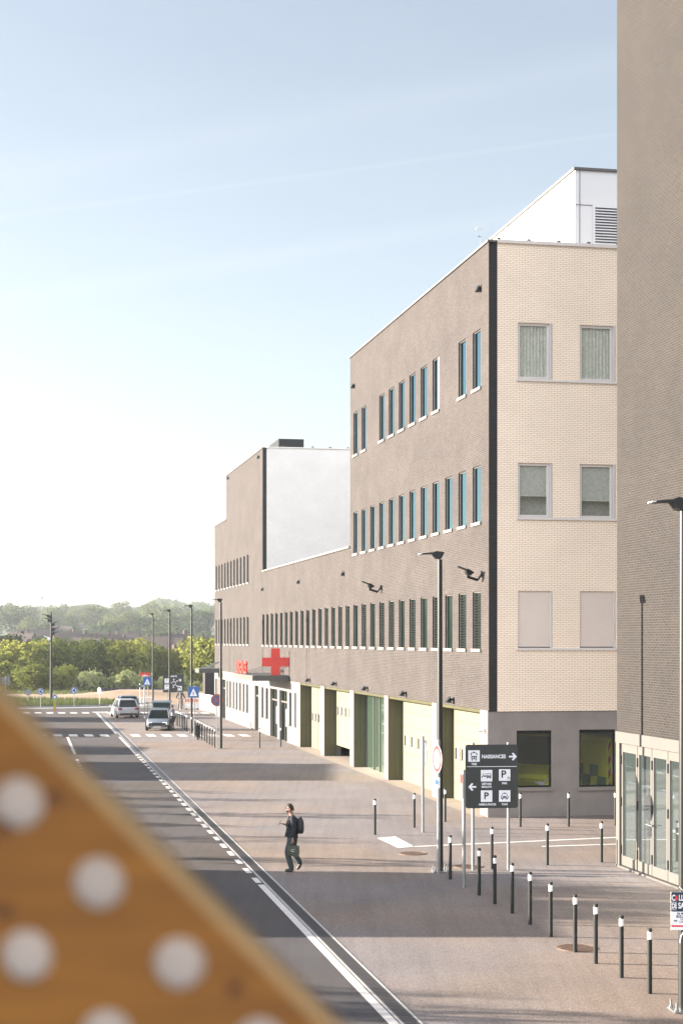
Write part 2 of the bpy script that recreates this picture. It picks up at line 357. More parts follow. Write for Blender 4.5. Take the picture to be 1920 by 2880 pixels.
hs = nt.nodes.new('ShaderNodeHueSaturation'); hs.inputs['Saturation'].default_value = .58; lk(nt, mixc.outputs[2], hs.inputs['Color']); tm = nt.nodes.new('ShaderNodeVectorMath'); tm.operation = 'MULTIPLY'; tm.inputs[1].default_value = (1.0, .992, .985); lk(nt, hs.outputs[0], tm.inputs[0]); lk(nt, tm.outputs[0], bg.inputs[0])

# ------------------------------------------------------------------ ground
def tz(x, y):
    if y < 196: base = 0
    else:
        ks = [(196, 0), (215, -1.6), (260, -5.5), (350, -9), (480, -7), (650, 1), (850, 10), (1050, 17), (1300, 24), (1500, 27), (1750, 30), (2000, 28), (4000, 10)]
        base = ks[-1][1]
        for (a, za), (b, zb) in zip(ks, ks[1:]):
            if y <= b: base = za+(zb-za)*(y-a)/(b-a); break
        if y > 1200:
            px = 960+4600*x/y
            rk = [(-600, 1712), (0, 1717), (40, 1719), (90, 1722), (118, 1714), (147, 1726), (171, 1727), (204, 1719), (250, 1710), (290, 1718), (330, 1731), (360, 1727), (392, 1720), (428, 1706), (453, 1699), (490, 1705), (530, 1712), (560, 1706), (600, 1716), (900, 1710), (1400, 1725), (9999, 1720)]
            yy = rk[0][1]
            for (a, za), (b, zb) in zip(rk, rk[1:]):
                if a <= px <= b: yy = za+(zb-za)*(px-a)/(b-a); break
            yy = 1718+(yy-1718)*1.7
            top = 6.2+(1801-yy)/4600*1800-7
            f = max(0, 1-abs(y-1800)/600); f = f*f*(3-2*f)
            base = base*(1-f)+top*f
        base += 2.0*noise.noise(Vector((x*.012, y*.012, 3)))*min(1, (y-196)/100)
    return base
def sheet(name, m, xs, ys, zf, kind='structure'):
    mb = MB(); nx = len(xs); vs = [(x, y, zf(x, y)) for y in ys for x in xs]
    mb.poly(vs, [(j*nx+i, j*nx+i+1, (j+1)*nx+i+1, (j+1)*nx+i) for j in range(len(ys)-1) for i in range(nx-1)])
    return tag(mb.build(name, m, smooth=True, fixn=False), kind=kind)
xs = [-3000, -2000, -1400, -1000]+[-700+35*i for i in range(0, 31)]+[500, 800, 1300, 2200, 3200]
ys = [-400, -100, 0, 60, 120, 160, 190, 196, 205, 215, 230, 260, 300, 350, 420, 480, 560, 650, 750, 850, 950, 1050, 1150, 1250, 1350, 1450, 1550, 1620, 1680, 1740, 1800, 1860, 1950, 2100, 2400, 3000, 4200]
sheet('ground', M_FIELD, xs, ys, lambda x, y: tz(x, y))
CX, CY = .747, 26.43; cdx, cdy = -.1886, .982     # left edge of the painted line beside the drain
def cp(y, off, z):
    k = (y-CY)/cdy; return (CX+cdx*k+off*cdy, y-off*cdx*1.0, z)
def flat(name, m, pts, z, kind='structure', label=None):
    mb = MB(); mb.face([(p[0], p[1], z) for p in pts]); return tag(mb.build(name, m, fixn=False), kind=kind, label=label)
flat('road', M_ROAD, [(-60, -30), (30, -30), (30, 149.3), (-75, 149.3)], .004)
p0 = cp(-10, .55, 0); p1 = cp(141.0, .55, 0)
flat('pavement', M_PLAZA, [(p0[0], p0[1]), (30, -10), (30, 60), (30, 152), (-8, 172), (-16, 172), (-16.5, 141.5), (p1[0], p1[1])], .008)
sx = [-42+2*i for i in range(20)]
flat('soil', M_SOIL, [(-27, 158), (-12, 157), (14, 160), (14, 190), (-48, 190), (-40, 165)], .012)
# low bank of soil beside the junction
sheet('bank', M_SOIL, [-32+1.0*i for i in range(44)], [160+1.0*i for i in range(31)],
      lambda x, y: max(-.02, .9*math.exp(-((x+22)/7)**2-((y-176)/7)**2)+.55*math.exp(-((x+10)/6)**2-((y-180)/6)**2)+.10*noise.noise(Vector((x*.5, y*.5, 0)))))
# drain channel
mb = MB(); mb.face([cp(-10, .24, .009), cp(-10, .50, .009), cp(140, .50, .009), cp(140, .24, .009)])
drain = tag(mb.build('drain', M_DRAIN, fixn=False), kind='structure')
mb = MB()
for a, b in ((.20, .24), (.50, .535), (.56, .585)): mb.box
for a, b, z in ((.185, .24, .016), (.50, .55, .016)):
    mb.face([cp(-10, a, z), cp(-10, b, z), cp(140, b, z), cp(140, a, z)])
tag(mb.build('drain_edge', M_KERBL, fixn=False), kind='structure')
mb = MB(); y = -10     # cross bars of the grate in front
while y < 60:
    mb.face([cp(y, .27, .013), cp(y, .48, .013), cp(y+.045, .48, .013), cp(y+.045, .27, .013)]); y += .11
tag(mb.build('drain_grate', M_BLACK, fixn=False), kind='structure')
# painted markings
mb = MB()
def mk(y0, y1, o0, o1, z=.014): mb.face([cp(y0, o0, z), cp(y0, o1, z), cp(y1, o1, z), cp(y1, o0, z)])
mk(-10, 41.35, 0, .165)
y = 41.65
while y < 88: mk(y, y+.9, 0, .15); y += 1.77
mk(89.2, 104.5, 0, .14); mk(108.5, 140, 0, .14); mk(140.1, 141.2, -.2, 1.1)
mk(89.1, 105, -3.27, -3.11)
y = 84.5
while y > 60: mk(y, y+1.0, -3.27, -3.11); y -= 1.9
for k in range(-2, 13):
    x = 152+44.2*k
    if 320 < x < 345: continue
    X0, Y0 = at(x, 2072.5); mb.face([(X0, Y0, .014), (X0+.56, Y0, .014), (X0+.06, Y0+2.4, .014), (X0-.50, Y0+2.4, .014)])
for k in range(-2, 16):
    x = 132+33.8*k
    if 250 < x < 280: continue
    X0, Y0 = at(x, 2007.5); mb.face([(X0, Y0, .014), (X0+.58, Y0, .014), (X0+.1, Y0+2.2, .014), (X0-.48, Y0+2.2, .014)])
def gq(pts): mb.face([at(*p)+(.014,) for p in pts])
gq([(1060, 2359), (1119.3, 2387.3), (1165.7, 2383.2), (1111.6, 2354.5)])
gq([(1160, 2384.4), (1742, 2358.2), (1742, 2355.6), (1160, 2382.0)])
gq([(1523, 2384.0), (1742, 2376.8), (1742, 2374.6), (1523, 2381.6)])
tag(mb.build('road_markings', M_PAINT, fixn=False), kind='structure')

# manhole covers
def manhole(x, y, r, label):
    X, Y = at(x, y); t = thing('manhole_cover', label, 'manhole cover', (X, Y, .008), R(35), 'iron manhole covers in the paving')
    m = MB(); n = 32; m.loft([[(r*c*math.cos(2*PI*k/n), r*c*math.sin(2*PI*k/n), z) for k in range(n)] for c, z in ((1, .001), (1, .012), (.93, .014), (.92, .004))], cap=False)
    m.build('rim', M_RUST, t)
    m = MB(); m.face([(r*.92*math.cos(2*PI*k/n), r*.92*math.sin(2*PI*k/n), .006) for k in range(n)])
    for i in range(-9, 10):
        yy = i*r*.1; h = math.sqrt(max(0, (r*.88)**2-yy*yy))
        if h > .03: m.box(-h, h, yy-.012, yy+.012, .006, .013)
    m.build('lid', M_RUST, t)
manhole(1622, 2669, .41, 'rusty round manhole cover at the feet of two near bollards')
manhole(1159, 2402.4, .41, 'round manhole cover beside the big white painted mark, left of the tall street lamp')
manhole(1316, 2439.5, .41, 'round manhole cover under the left post of the black direction sign')

# ------------------------------------------------------------------ hospital
Y0B = 54.9
base = st(Y0B, FB)
hosp = thing('hospital_building', 'long hospital building of dark brown brick with cream gable and yellow garage doors', 'building', base, TH)
def hx(b): return b-FB
def hy(a): return a-Y0B
def wall(mb, side, u0, u1, z0, z1, holes, depth, pos, skip_bottom=False):
    """side 's': plane b=pos facing the street, u = a.  side 'f': plane a=pos facing the camera, u = b"""
    us = sorted(set([u0, u1]+[h[0] for h in holes]+[h[1] for h in holes])); zs = sorted(set([z0, z1]+[h[2] for h in holes]+[h[3] for h in holes]))
    def P(u, z, d=0): return (hx(pos+d), hy(u), z) if side == 's' else (hx(u), hy(pos+d), z)
    for i in range(len(us)-1):
        for j in range(len(zs)-1):
            uc = (us[i]+us[i+1])/2; zc = (zs[j]+zs[j+1])/2
            if uc < u0 or uc > u1 or zc < z0 or zc > z1: continue
            if any(h[0] < uc < h[1] and h[2] < zc < h[3] for h in holes): continue
            q = [(us[i], zs[j]), (us[i+1], zs[j]), (us[i+1], zs[j+1]), (us[i], zs[j+1])]
            mb.face([P(*p) for p in q], q)
    for h in holes:
        a, b, c, d = h
        mb.face([P(a, c), P(a, c, depth), P(a, d, depth), P(a, d)], [(0, c), (depth, c), (depth, d), (0, d)])
        mb.face([P(b, c), P(b, d), P(b, d, depth), P(b, c, depth)], [(0, c), (0, d), (depth, d), (depth, c)])
        mb.face([P(a, d), P(a, d, depth), P(b, d, depth), P(b, d)], [(a, 0), (a, depth), (b, depth), (b, 0)])
        mb.face([P(a, c), P(b, c), P(b, c, depth), P(a, c, depth)], [(a, 0), (b, 0), (b, depth), (a, depth)])
cm_ = [56.41+1.926*k for k in range(12)]
WD = .30
rowC = [(c-.53, c+.53, 5.88, 7.93) for c in cm_]
rowB = [(c-.53, c+.53, 10.40, 12.42) for c in cm_]
rowA = [(cm_[k]-.53, cm_[k]+.53, 15.2, 17.28) for k in (0, 1, 3, 4, 5, 6, 7, 8, 10, 11)]
mids = [79.52+1.872*k for k in range(16)]
rowM = [(c-.50, c+.50, 5.88, 7.93) for c in mids]
far_ = [114.97+1.833*k for k in range(11)]
rowF1 = [(c-.46, c+.46, 5.90, 7.88) for c in far_]; rowF2 = [(c-.46, c+.46, 10.29, 12.28) for c in far_]
ZB = 3.74
mb = MB(); wall(mb, 's', 54.9, 78.9, ZB, 20.1, rowC+rowB+rowA, WD, FB)
wall(mb, 's', 78.9, 107.9, ZB, 10.75, rowM, WD, FB)
wall(mb, 's', 107.9, 127.0, ZB, 19.0, [h for h in rowF1+rowF2 if h[1] < 127], WD, FB)
wall(mb, 's', 127.0, 134.5, ZB, 15.6, [h for h in rowF1+rowF2 if h[0] > 127], WD, FB)
# far face and rear return walls
for (p, q, z0, z1) in (((134.5, 16.2), (134.5, 34), 0, 15.6), ((127, 16.2), (127, 34), 15.6, 19.0), ((78.9, 16.2), (78.9, 34), 10.75, 20.1)):
    mb.face([(hx(p[1]), hy(p[0]), z0), (hx(q[1]), hy(q[0]), z0), (hx(q[1]), hy(q[0]), z1), (hx(p[1]), hy(p[0]), z1)], [(0, z0), (18, z0), (18, z1), (0, z1)])
mb.build('brick_wall', M_BRICK, hosp, fixn=False)
# cream gable
FA = 54.9
gw = [(17.26, 18.52), (19.53, 20.86), (21.8, 23.1), (24.1, 25.4)]; gz = [(5.93, 7.93), (10.51, 12.42), (15.36, 17.33)]
holes = [(a, b, c, d) for a, b in gw for c, d in gz]
mb = MB(); wall(mb, 'f', 16.51, 30, 3.71, 20.08, holes, .14, FA); mb.build('cream_brick_wall', M_CREAM, hosp, fixn=False)
mb = MB(); wall(mb, 'f', 16.2, 16.51, 3.71, 20.1, [], .1, FA); mb.build('black_brick_strip', M_STRIP, hosp, fixn=False)
mb = MB(); wall(mb, 'f', 16.2, 16.47, 10.75, 19.0, [], .1, 107.9); mb.build('black_brick_strip', M_STRIP, hosp, fixn=False)
gh = [(17.22, 18.5, 1.04, 3.03), (19.52, 20.86, 1.02, 3.04)]
mb = MB(); wall(mb, 'f', 16.2, 30, 0, 3.71, gh, .16, FA+.03); mb.build('rendered_plinth', M_RENDER, hosp, fixn=False)
mb = MB(); wall(mb, 'f', 16.47, 30, 10.75, 19.05, [], .1, 107.9); mb.build('white_brick_wall', M_WHITEBRICK, hosp, fixn=False)
# roofs and copings
def B(mb, b0, b1, a0, a1, z0, z1): mb.box(hx(b0), hx(b1), hy(a0), hy(a1), z0, z1)
mb = MB(); B(mb, 16.25, 30, 55.1, 78.85, 19.6, 19.7); B(mb, 16.25, 30, 78.95, 107.85, 10.3, 10.4); B(mb, 16.25, 30, 108, 126.9, 18.5, 18.6); B(mb, 16.25, 30, 127.1, 134.4, 15.2, 15.3); mb.build('flat_roof', M_KERB, hosp)
mb = MB(); B(mb, 16.14, 16.5, 54.84, 78.95, 20.1, 20.17); mb.build('parapet_coping', M_WPANEL, hosp)
mb = MB(); B(mb, 16.14, 16.5, 107.84, 127.05, 19.0, 19.06); B(mb, 16.14, 16.5, 127.05, 134.6, 15.6, 15.66); B(mb, 16.5, 16.54, 127, 127.1, 15.7, 18.9)
mb.build('parapet_coping', M_WPANEL, hosp)
mb = MB(); B(mb, 16.5, 30, 54.84, 55.2, 20.08, 20.2); mb.build('gable_coping', M_FRAMEC, hosp)
mb = MB(); B(mb, 16.5, 30, 107.84, 108.2, 19.05, 19.12); mb.build('gable_coping', M_FRAMEC, hosp)
mb = MB(); B(mb, 16.12, 16.6, 78.9, 107.8, 10.75, 10.85); mb.build('low_roof_coping', M_WPANEL, hosp)
for i in range(6):
    m = MB(); m.tube((hx(16.57+1.1*i), hy(54.95), 20.2), (hx(16.57+1.1*i), hy(54.95), 20.27), .09, .07, 10); m.build('parapet_stud', M_DMETAL, hosp)
for i in range(4):
    m = MB(); m.tube((hx(19.6+1.2*i), hy(107.95), 19.12), (hx(19.6+1.2*i), hy(107.95), 19.2), .08, .07, 8); m.build('parapet_stud', M_DMETAL, hosp)
# roof plant
pr = MB(); B(pr, 20.45, 30, 58, 74, 19.7, 23.72); plant = pr.build('plant_room', M_PLANT, hosp)
m = MB(); B(m, 20.38, 30, 57.93, 74.1, 23.722, 23.82); m.build('roof_trim', M_PIER, plant)
m = MB(); B(m, 21.15, 30, 57.95, 57.998, 22.38, 22.5); B(m, 21.15, 21.22, 57.95, 57.998, 20.1, 22.38); m.build('louvre_frame', M_PLANT, plant)
m = MB()
for k in range(22):
    z = 20.15+k*.105; m.poly([(hx(21.22), hy(57.93), z), (hx(30), hy(57.93), z), (hx(30), hy(57.99), z+.07), (hx(21.22), hy(57.99), z+.07)], [(0, 1, 2, 3)])
m.build('louvre_blade', M_PLANT, plant)
m = MB(); B(m, 21.2, 30, 57.985, 57.999, 20.1, 22.38); m.build('louvre_shadow_gap', M_PIER, plant)
m = MB(); B(m, 20.43, 20.449, 62.3, 62.34, 19.7, 23.7); m.build('panel_joint', M_PIER, plant); m = MB(); B(m, 20.43, 20.449, 66.3, 66.34, 19.7, 23.7); m.build('panel_joint', M_PIER, plant)
m = MB(); B(m, 20.62, 20.64, 57.985, 57.999, 19.7, 23.7); B(m, 20.45, 21.1, 57.985, 57.999, 22.42, 22.445); m.build('panel_seam', M_PIER, plant)
ru = MB(); B(ru, 17.3, 19.0, 107.98, 112, 18.6, 19.68); ru.build('rooftop_unit', M_DMETAL, hosp)
# slit windows
def slit(h, pos=FB, sill=True, blind=False, fr=.09, gl=None):
    a0, a1, z0, z1 = h
    m = MB(); B(m, pos+.03, pos+.10, a0+.001, a0+fr, z0, z1); B(m, pos+.06, pos+.10, a1-.03, a1-.001, z0, z1); B(m, pos+.06, pos+.10, a0+fr, a1-.03, z1-.03, z1-.001)
    o = m.build('window', M_SILL, hosp)
    m = MB(); tl = random.uniform(-.006, .006); m.face([(hx(pos+.085+tl), hy(a0), z0), (hx(pos+.085-tl), hy(a1), z0), (hx(pos+.085-tl), hy(a1), z1), (hx(pos+.085+tl), hy(a0), z1)]); m.build('pane', gl or M_DGLASS, o, fixn=False)
    if sill:
        m = MB(); B(m, pos-.06, pos+.05, a0-.06, a1+.06, z0-.1, z0+.012); m.build('sill', M_SILL, o)
    if blind:
        m = MB(); z = z0+.06
        while z < z1-.1:
            m.poly([(hx(pos+.04), hy(a0+fr), z), (hx(pos+.04), hy(a1-.05), z), (hx(pos+.06), hy(a1-.05), z+.05), (hx(pos+.06), hy(a0+fr), z+.05)], [(0, 1, 2, 3)]); z += .1
        m.build('blind', M_BLIND, o, fixn=False)
for i, h in enumerate(rowC): slit(h, blind=(i in (0, 1, 3, 5, 7, 8, 10)))
for i, h in enumerate(rowB): slit(h, gl=M_SKYGLASS)
for i, h in enumerate(rowA): slit(h, fr=.34 if i == 2 else .12, gl=M_SKYGLASS)
for i, h in enumerate(rowM): slit(h, blind=(i in (0, 1, 3)))
for h in rowF1: slit(h)
for h in rowF2: slit(h, gl=M_SKYGLASS)
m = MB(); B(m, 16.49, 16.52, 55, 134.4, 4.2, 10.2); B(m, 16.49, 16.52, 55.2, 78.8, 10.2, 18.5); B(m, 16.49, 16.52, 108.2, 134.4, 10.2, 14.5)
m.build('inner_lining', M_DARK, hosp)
# gable windows
curt = [True, True, False, False]
for gi, (b0, b1) in enumerate(gw):
    for zi, (z0, z1) in enumerate(gz):
        if zi == 0:
            m = MB(); nsl = 34
            for k in range(nsl):
                za = z0+(z1-z0)*k/nsl; zb = z0+(z1-z0)*(k+1)/nsl
                m.poly([(hx(b0), hy(FA+.06), za), (hx(b1-.07), hy(FA+.06), za), (hx(b1-.07), hy(FA+.05), zb-.006), (hx(b0), hy(FA+.05), zb-.006)], [(0, 1, 2, 3)])
            sh = m.build('roller_shutter', M_SHUT, hosp, fixn=False)
            m = MB(); B(m, b1-.07, b1-.02, FA+.02, FA+.1, z0, z1); m.build('guide_rail', M_WMETAL, sh)
            m = MB(); B(m, b0, b1-.07, FA+.03, FA+.07, z0, z0+.04); m.build('bottom_rail', M_SILL, sh)
        else:
            m = MB(); w_ = .09
            B(m, b0+.001, b0+w_, FA+.06, FA+.13, z0, z1); B(m, b1-w_-.09, b1-.09, FA+.06, FA+.13, z0, z1); B(m, b0+w_, b1-w_-.09, FA+.06, FA+.13, z0, z0+w_); B(m, b0+w_, b1-w_-.09, FA+.06, FA+.13, z1-w_, z1-.001)
            o = m.build('window', M_FRAMEC, hosp)
            m = MB(); m.face([(hx(b0), hy(FA+.11), z0), (hx(b1), hy(FA+.11), z0), (hx(b1), hy(FA+.11), z1), (hx(b0), hy(FA+.11), z1)]); m.build('pane', M_BPANE if False else clear_glass('room_glass', .38, (.62, .84, .92)) if 'room_glass' not in MATS else MATS['room_glass'], o, fixn=False)
            m = MB(); n = 60
            top = z1-w_; bot = z0 if zi == 2 else z0+(.75 if gi == 0 else .62)
            if zi == 2:
                for k in range(n):
                    ba = b0+(b1-b0)*k/n; bb = b0+(b1-b0)*(k+1)/n
                    m.poly([(hx(ba), hy(FA+.14+.02*math.sin(k*1.1)), bot), (hx(bb), hy(FA+.14+.02*math.sin(k*1.1+1.1)), bot), (hx(bb), hy(FA+.14+.02*math.sin(k*1.1+1.1)), top), (hx(ba), hy(FA+.14+.02*math.sin(k*1.1)), top)], [(0, 1, 2, 3)])
                m.build('curtain', M_CURTAIN, o, fixn=False)
            else:
                z = bot
                while z < top:
                    m.poly([(hx(b0), hy(FA+.125), z), (hx(b1), hy(FA+.125), z), (hx(b1), hy(FA+.14), z+.045), (hx(b0), hy(FA+.14), z+.045)], [(0, 1, 2, 3)]); z += .05
                m.build('blind', M_CURTAIN, o, fixn=False)
            m = MB(); B(m, b1-.08, b1-.03, FA+.01, FA+.1, z0, z1); m.build('guide_rail', M_WMETAL, o)
    pass
for z0, z1 in gz:
    m = MB(); B(m, 17.2, 30, FA-.05, FA+.1, z0-.085, z0); m.build('sill', M_FRAMEC, hosp)
m = MB(); B(m, 16.6, 30, FA+.45, FA+.47, 4.3, 19); m.build('room_back_wall', M_CURTAIN, hosp)
# ground floor windows in the plinth
for (b0, b1, z0, z1) in gh:
    m = MB(); w_ = .05
    B(m, b0+.001, b0+w_, FA+.1, FA+.17, z0, z1); B(m, b1-w_, b1-.001, FA+.1, FA+.17, z0, z1); B(m, b0+w_, b1-w_, FA+.1, FA+.17, z0, z0+w_); B(m, b0+w_, b1-w_, FA+.1, FA+.17, z1-.12, z1-.001)
    o = m.build('window', M_DMETAL, hosp)
    m = MB(); m.face([(hx(b0), hy(FA+.15), z0), (hx(b1), hy(FA+.15), z0), (hx(b1), hy(FA+.15), z1), (hx(b0), hy(FA+.15), z1)]); m.build('pane', clear_glass('garage_glass', .10) if 'garage_glass' not in MATS else MATS['garage_glass'], o, fixn=False)
    m = MB(); B(m, b0-.03, b1+.03, FA-.03, FA+.1, z0-.13, z0); m.build('sill', M_RENDER, o)
# garage bays
PB = FB                        # street face of the piers
piers = [(54.9, 55.94), (61.97, 62.72), (70.48, 71.26), (77.95, 78.9), (85.71, 86.72), (93.18, 94.0)]
for i, (a0, a1) in enumerate(piers[:-1]):
    m = MB(); B(m, PB-.02, PB+.9, a0+(.0 if i else .035), a1, 0, ZB-.003); m.build('pier', M_PIER, hosp)
m = MB(); B(m, PB+.02, PB+.9, 55.94, 93.18, ZB-.12, ZB-.01); m.build('door_head', M_OLIVE, hosp)
m = MB(); B(m, PB+.9, PB+1.0, 55.0, 134, 3.62, 3.74); B(m, 17.0, 29, 55.2, 93, 3.9, 4.0); m.build('garage_ceiling', M_PIER, hosp)
m = MB(); B(m, 28.8, 29, 55.2, 93, 0, 3.9); B(m, 16.9, 29, 92.9, 93.1, 0, 3.9); m.build('garage_inner_wall', M_PIER, hosp)
m = MB(); B(m, 29.9, 30, 54.9, 134, 0, 20); m.build('rear_wall', M_DARK, hosp)
tag(flat('garage_floor', M_APRON, [tuple(st(a, b)[:2]) for a, b in ((55.1, 16.0), (55.1, 28.8), (93, 28.8), (93, 16.0))], .016), kind='structure')
tag(flat('kerb_apron', M_APRON, [tuple(st(a, b)[:2]) for a, b in ((55.0, 15.85), (93.2, 15.85), (93.2, 16.0), (55.0, 16.0))], .014), kind='structure')
DP = PB+.62
def gdoor(a0, a1, zoff):
    m = MB(); z0 = .02+zoff; npan = 6; ph = (3.66-z0)/npan
    hz0, hz1 = 1.58+zoff*1.1, 2.02+zoff*1.1
    n = 6; ww = (a1-a0-.5)/n
    hol = [(a0+.32+k*ww, a0+.32+k*ww+ww*.72, hz0, hz1) for k in range(n)]
    wall(m, 's', a0, a1, z0, 3.66, hol, .05, DP)
    d = m.build('garage_door', M_YELLOW, hosp, fixn=False)
    m = MB()
    for k in range(1, npan): zz = z0+k*ph; B(m, DP-.004, DP-.001, a0, a1, zz-.006, zz+.006)
    m.build('panel_joint', M_OLIVE, d)
    for h in hol:
        m = MB(); m.face([(hx(DP+.04), hy(h[0]), h[2]), (hx(DP+.04), hy(h[1]), h[2]), (hx(DP+.04), hy(h[1]), h[3]), (hx(DP+.04), hy(h[0]), h[3])]); m.build('door_window', M_SILL, d, fixn=False)
        m = MB(); g = .04
        B(m, DP-.02, DP-.005, h[0]-g, h[0], h[2]-g, h[3]+g); B(m, DP-.02, DP-.005, h[1], h[1]+g, h[2]-g, h[3]+g); B(m, DP-.02, DP-.005, h[0], h[1], h[3], h[3]+g); B(m, DP-.02, DP-.005, h[0], h[1], h[2]-g, h[2]); m.build('door_window_frame', M_WPANEL, d)
for (a0, a1, zo) in ((55.94, 61.97, 0), (62.72, 70.48, 0), (78.9, 85.71, .6), (86.72, 93.18, 0)): gdoor(a0, a1, zo)
for (a0, a1) in ((55.94, 61.97), (62.72, 70.48), (71.26, 77.95), (78.9, 85.71), (86.72, 93.18)):
    m = MB(); B(m, PB+.0, PB+.30, a1-.02, a1-.001, 0, ZB-.13); B(m, PB+.31, PB+.64, a1-.02, a1-.001, 0, ZB-.13); m.build('jamb_panel', M_OLIVE, hosp)
gd = MB(); gd.face([(hx(DP), hy(71.26), .02), (hx(DP), hy(77.95), .02), (hx(DP), hy(77.95), 3.6), (hx(DP), hy(71.26), 3.6)])
gd = gd.build('glazed_bay', glassy('bay_glass', (.035, .055, .04), .03, .5, (.8, .95, .85)), hosp, fixn=False)
for a in (71.3, 73.4, 74.9, 76.2, 77.85):
    m = MB(); B(m, DP-.05, DP-.002, a-.04, a+.04, .02, 3.6); m.build('glazing_bar', M_GFRAME, gd)
# ambulance bay interior
m = MB()
for b in (19.5, 22.5): B(m, b, b+.35, 74, 74.35, 0, 3.9)
m.build('garage_column', M_PIER, hosp)
m = MB(); B(m, 20.6, 20.7, 66, 86, 0.02, 3.85); m.build('garage_partition', mat('green_grey_partition', (.30, .38, .30), .5, var=.3, scale=.6), hosp)
# white ground floor section
wl = [(133.86, 132.84), (132.18, 131.6), (126.58, 125.75), (124.77, 123.97), (122.9, 122.13), (121.19, 120.35), (119.26, 118.39), (117.39, 116.55), (115.57, 114.66), (108.24, 107.36), (106.38, 105.4), (97.03, 96.2)]
wh = [(min(p), max(p), 1.1, 3.07) for p in wl]; dh = [(127.3, 129.5, .02, 3.1), (109.6, 111.4, .02, 3.1), (101.6, 104.45, .02, 3.1), (97.8, 100.7, .02, 3.1)]; bh = [(94.1, 95.13, 1.05, 3.1)]
mb = MB(); wall(mb, 's', 93.18, 134.5, 0, ZB, wh+dh+bh, .25, FB-.02)
mb.face([(hx(FB-.02), hy(93.18), 0), (hx(FB+.25), hy(93.18), 0), (hx(FB+.25), hy(93.18), ZB), (hx(FB-.02), hy(93.18), ZB)]); mb.build('white_ground_floor', M_WPANEL, hosp, fixn=False)
for h in wh:
    slit(h, pos=FB-.02, sill=False)
m = MB()
for h in wh: B(m, FB-.07, FB-.021, h[0]-.03, h[1]+.1, h[2]-.05, h[2])
m.build('window_ledge', M_DMETAL, hosp)
for h in bh:
    m = MB(); B(m, FB+.08, FB+.1, h[0], h[1], h[2], h[3]); o = m.build('blind_panel', M_KERB, hosp)
for h in dh:
    m = MB(); B(m, FB+.15, FB+.2, h[0], h[1], h[2], h[3]); o = m.build('entrance_door', M_DGLASS, hosp)
    m = MB(); L = h[1]-h[0]
    for k in (0, .48, .95): B(m, FB+.08, FB+.149, h[0]+L*k, h[0]+L*k+.07, .02, 3.1)
    B(m, FB+.08, FB+.148, h[0], h[1], 2.35, 2.45); m.build('door_frame', M_GFRAME, o)
    m = MB(); B(m, FB+.09, FB+.14, h[0]+L*.1, h[0]+L*.4, .9, 2.0); m.build('door_poster', mat('lilac_poster', (.12, .11, .17), .6), o)
# canopies
def canopy(a0, a1, b0, z0, z1):
    m = MB(); B(m, b0, FB-.03, a0, a1, z0, z1); c = m.build('canopy', M_GREYCAN, hosp)
    m = MB(); B(m, b0+.08, FB-.1, a0+.08, a1-.08, z1, z1+.02); m.build('gravel_top', M_DARK, c)
    for k in range(5):
        a = a0+.5+(a1-a0-1)*k/4
        m = MB(); m.tube((hx(b0+.4), hy(a), z1), (hx(FB), hy(a), z1+.55), .018, n=6); m.build('stay_rod', M_GALV, c)
canopy(97.0, 105.3, 13.95, 3.76, 4.07); canopy(129.6, 132.4, 14.35, 3.6, 3.92)
# lights on the walls
def walllamp(a, z, s=.22):
    m = MB(); B(m, FB-.16*s/.3, FB, a-.04, a+.04, z-.04, z+.04)
    m.poly([(hx(FB-.42*s/.3), hy(a-.13), z-.10), (hx(FB-.42*s/.3), hy(a+.13), z-.10), (hx(FB-.12*s/.3), hy(a+.13), z-.12), (hx(FB-.12*s/.3), hy(a-.13), z-.12), (hx(FB-.2*s/.3), hy(a-.13), z+.12), (hx(FB-.2*s/.3), hy(a+.13), z+.12)],
           [(0, 1, 2, 3), (0, 4, 5, 1), (4, 3, 2, 5), (0, 3, 4), (1, 5, 2)])
    m.build('wall_lamp', M_DMETAL, hosp)
for a, z in ((90.1, 3.98), (82.5, 3.98), (74.9, 3.96), (67.2, 3.96), (59.6, 3.96)): walllamp(a, z)
for a, z in ((107.6, 9.6), (93.6, 9.6), (80.45, 9.55), (77.9, 18.59), (55.95, 18.69), (109.4, 18.6), (125.5, 18.75)): walllamp(a, z, .13)
def wing(m, x0, z0, L, T, W, tilt=0.):
    """a flat luminaire: thin blade ending in a deep wedge at the pole, blade points to -x"""
    prof = [(-L, .01), (-L*.42, .045), (-L*.22, .085), (.10, .05), (.055, -.07), (.0, -.17), (-.12, -.15), (-L*.42, -.01), (-L, -.025)]
    c, s_ = math.cos(tilt), math.sin(tilt)
    pts = [(x0+(p[0]*c+p[1]*T*s_), z0+(-p[0]*s_+p[1]*T*c)) for p in prof]
    m.prism(pts, -W/2, W/2)
for a, z in ((55.75, 8.55), (72.0, 8.6)):
    m = MB(); m.M = Matrix.Translation((hx(FB), hy(a), z))
    m.tube((0, 0, 0), (-.16, .0, -.22), .035, n=8); m.tube((-.16, 0, -.22), (-.55, .0, -.10), .05, n=8); m.cbox((-.02, 0, .0), (.05, .14, .2))
    wing(m, -.42, .05, .52, .8, .26, tilt=.42)
    m.build('wall_luminaire', M_DMETAL, hosp)
m = MB(); B(m, FB-.12, FB-.02, 55.2, 55.35, 3.0, 3.1); m.tube((hx(FB-.05), hy(55.28), 3.05), (hx(FB-.28), hy(55.28), 3.0), .05, n=10); m.build('security_camera', M_WMETAL, hosp)
m = MB()
for a in (107.6, 90.3, 122.3): B(m, FB-.006, FB+.01, a-.012, a+.012, ZB, 5.7)
for a in (107.9, 93.7): B(m, FB-.004, FB+.01, a-.01, a+.01, 7.95, 10.7)
m.build('expansion_joint', M_DMETAL, hosp)
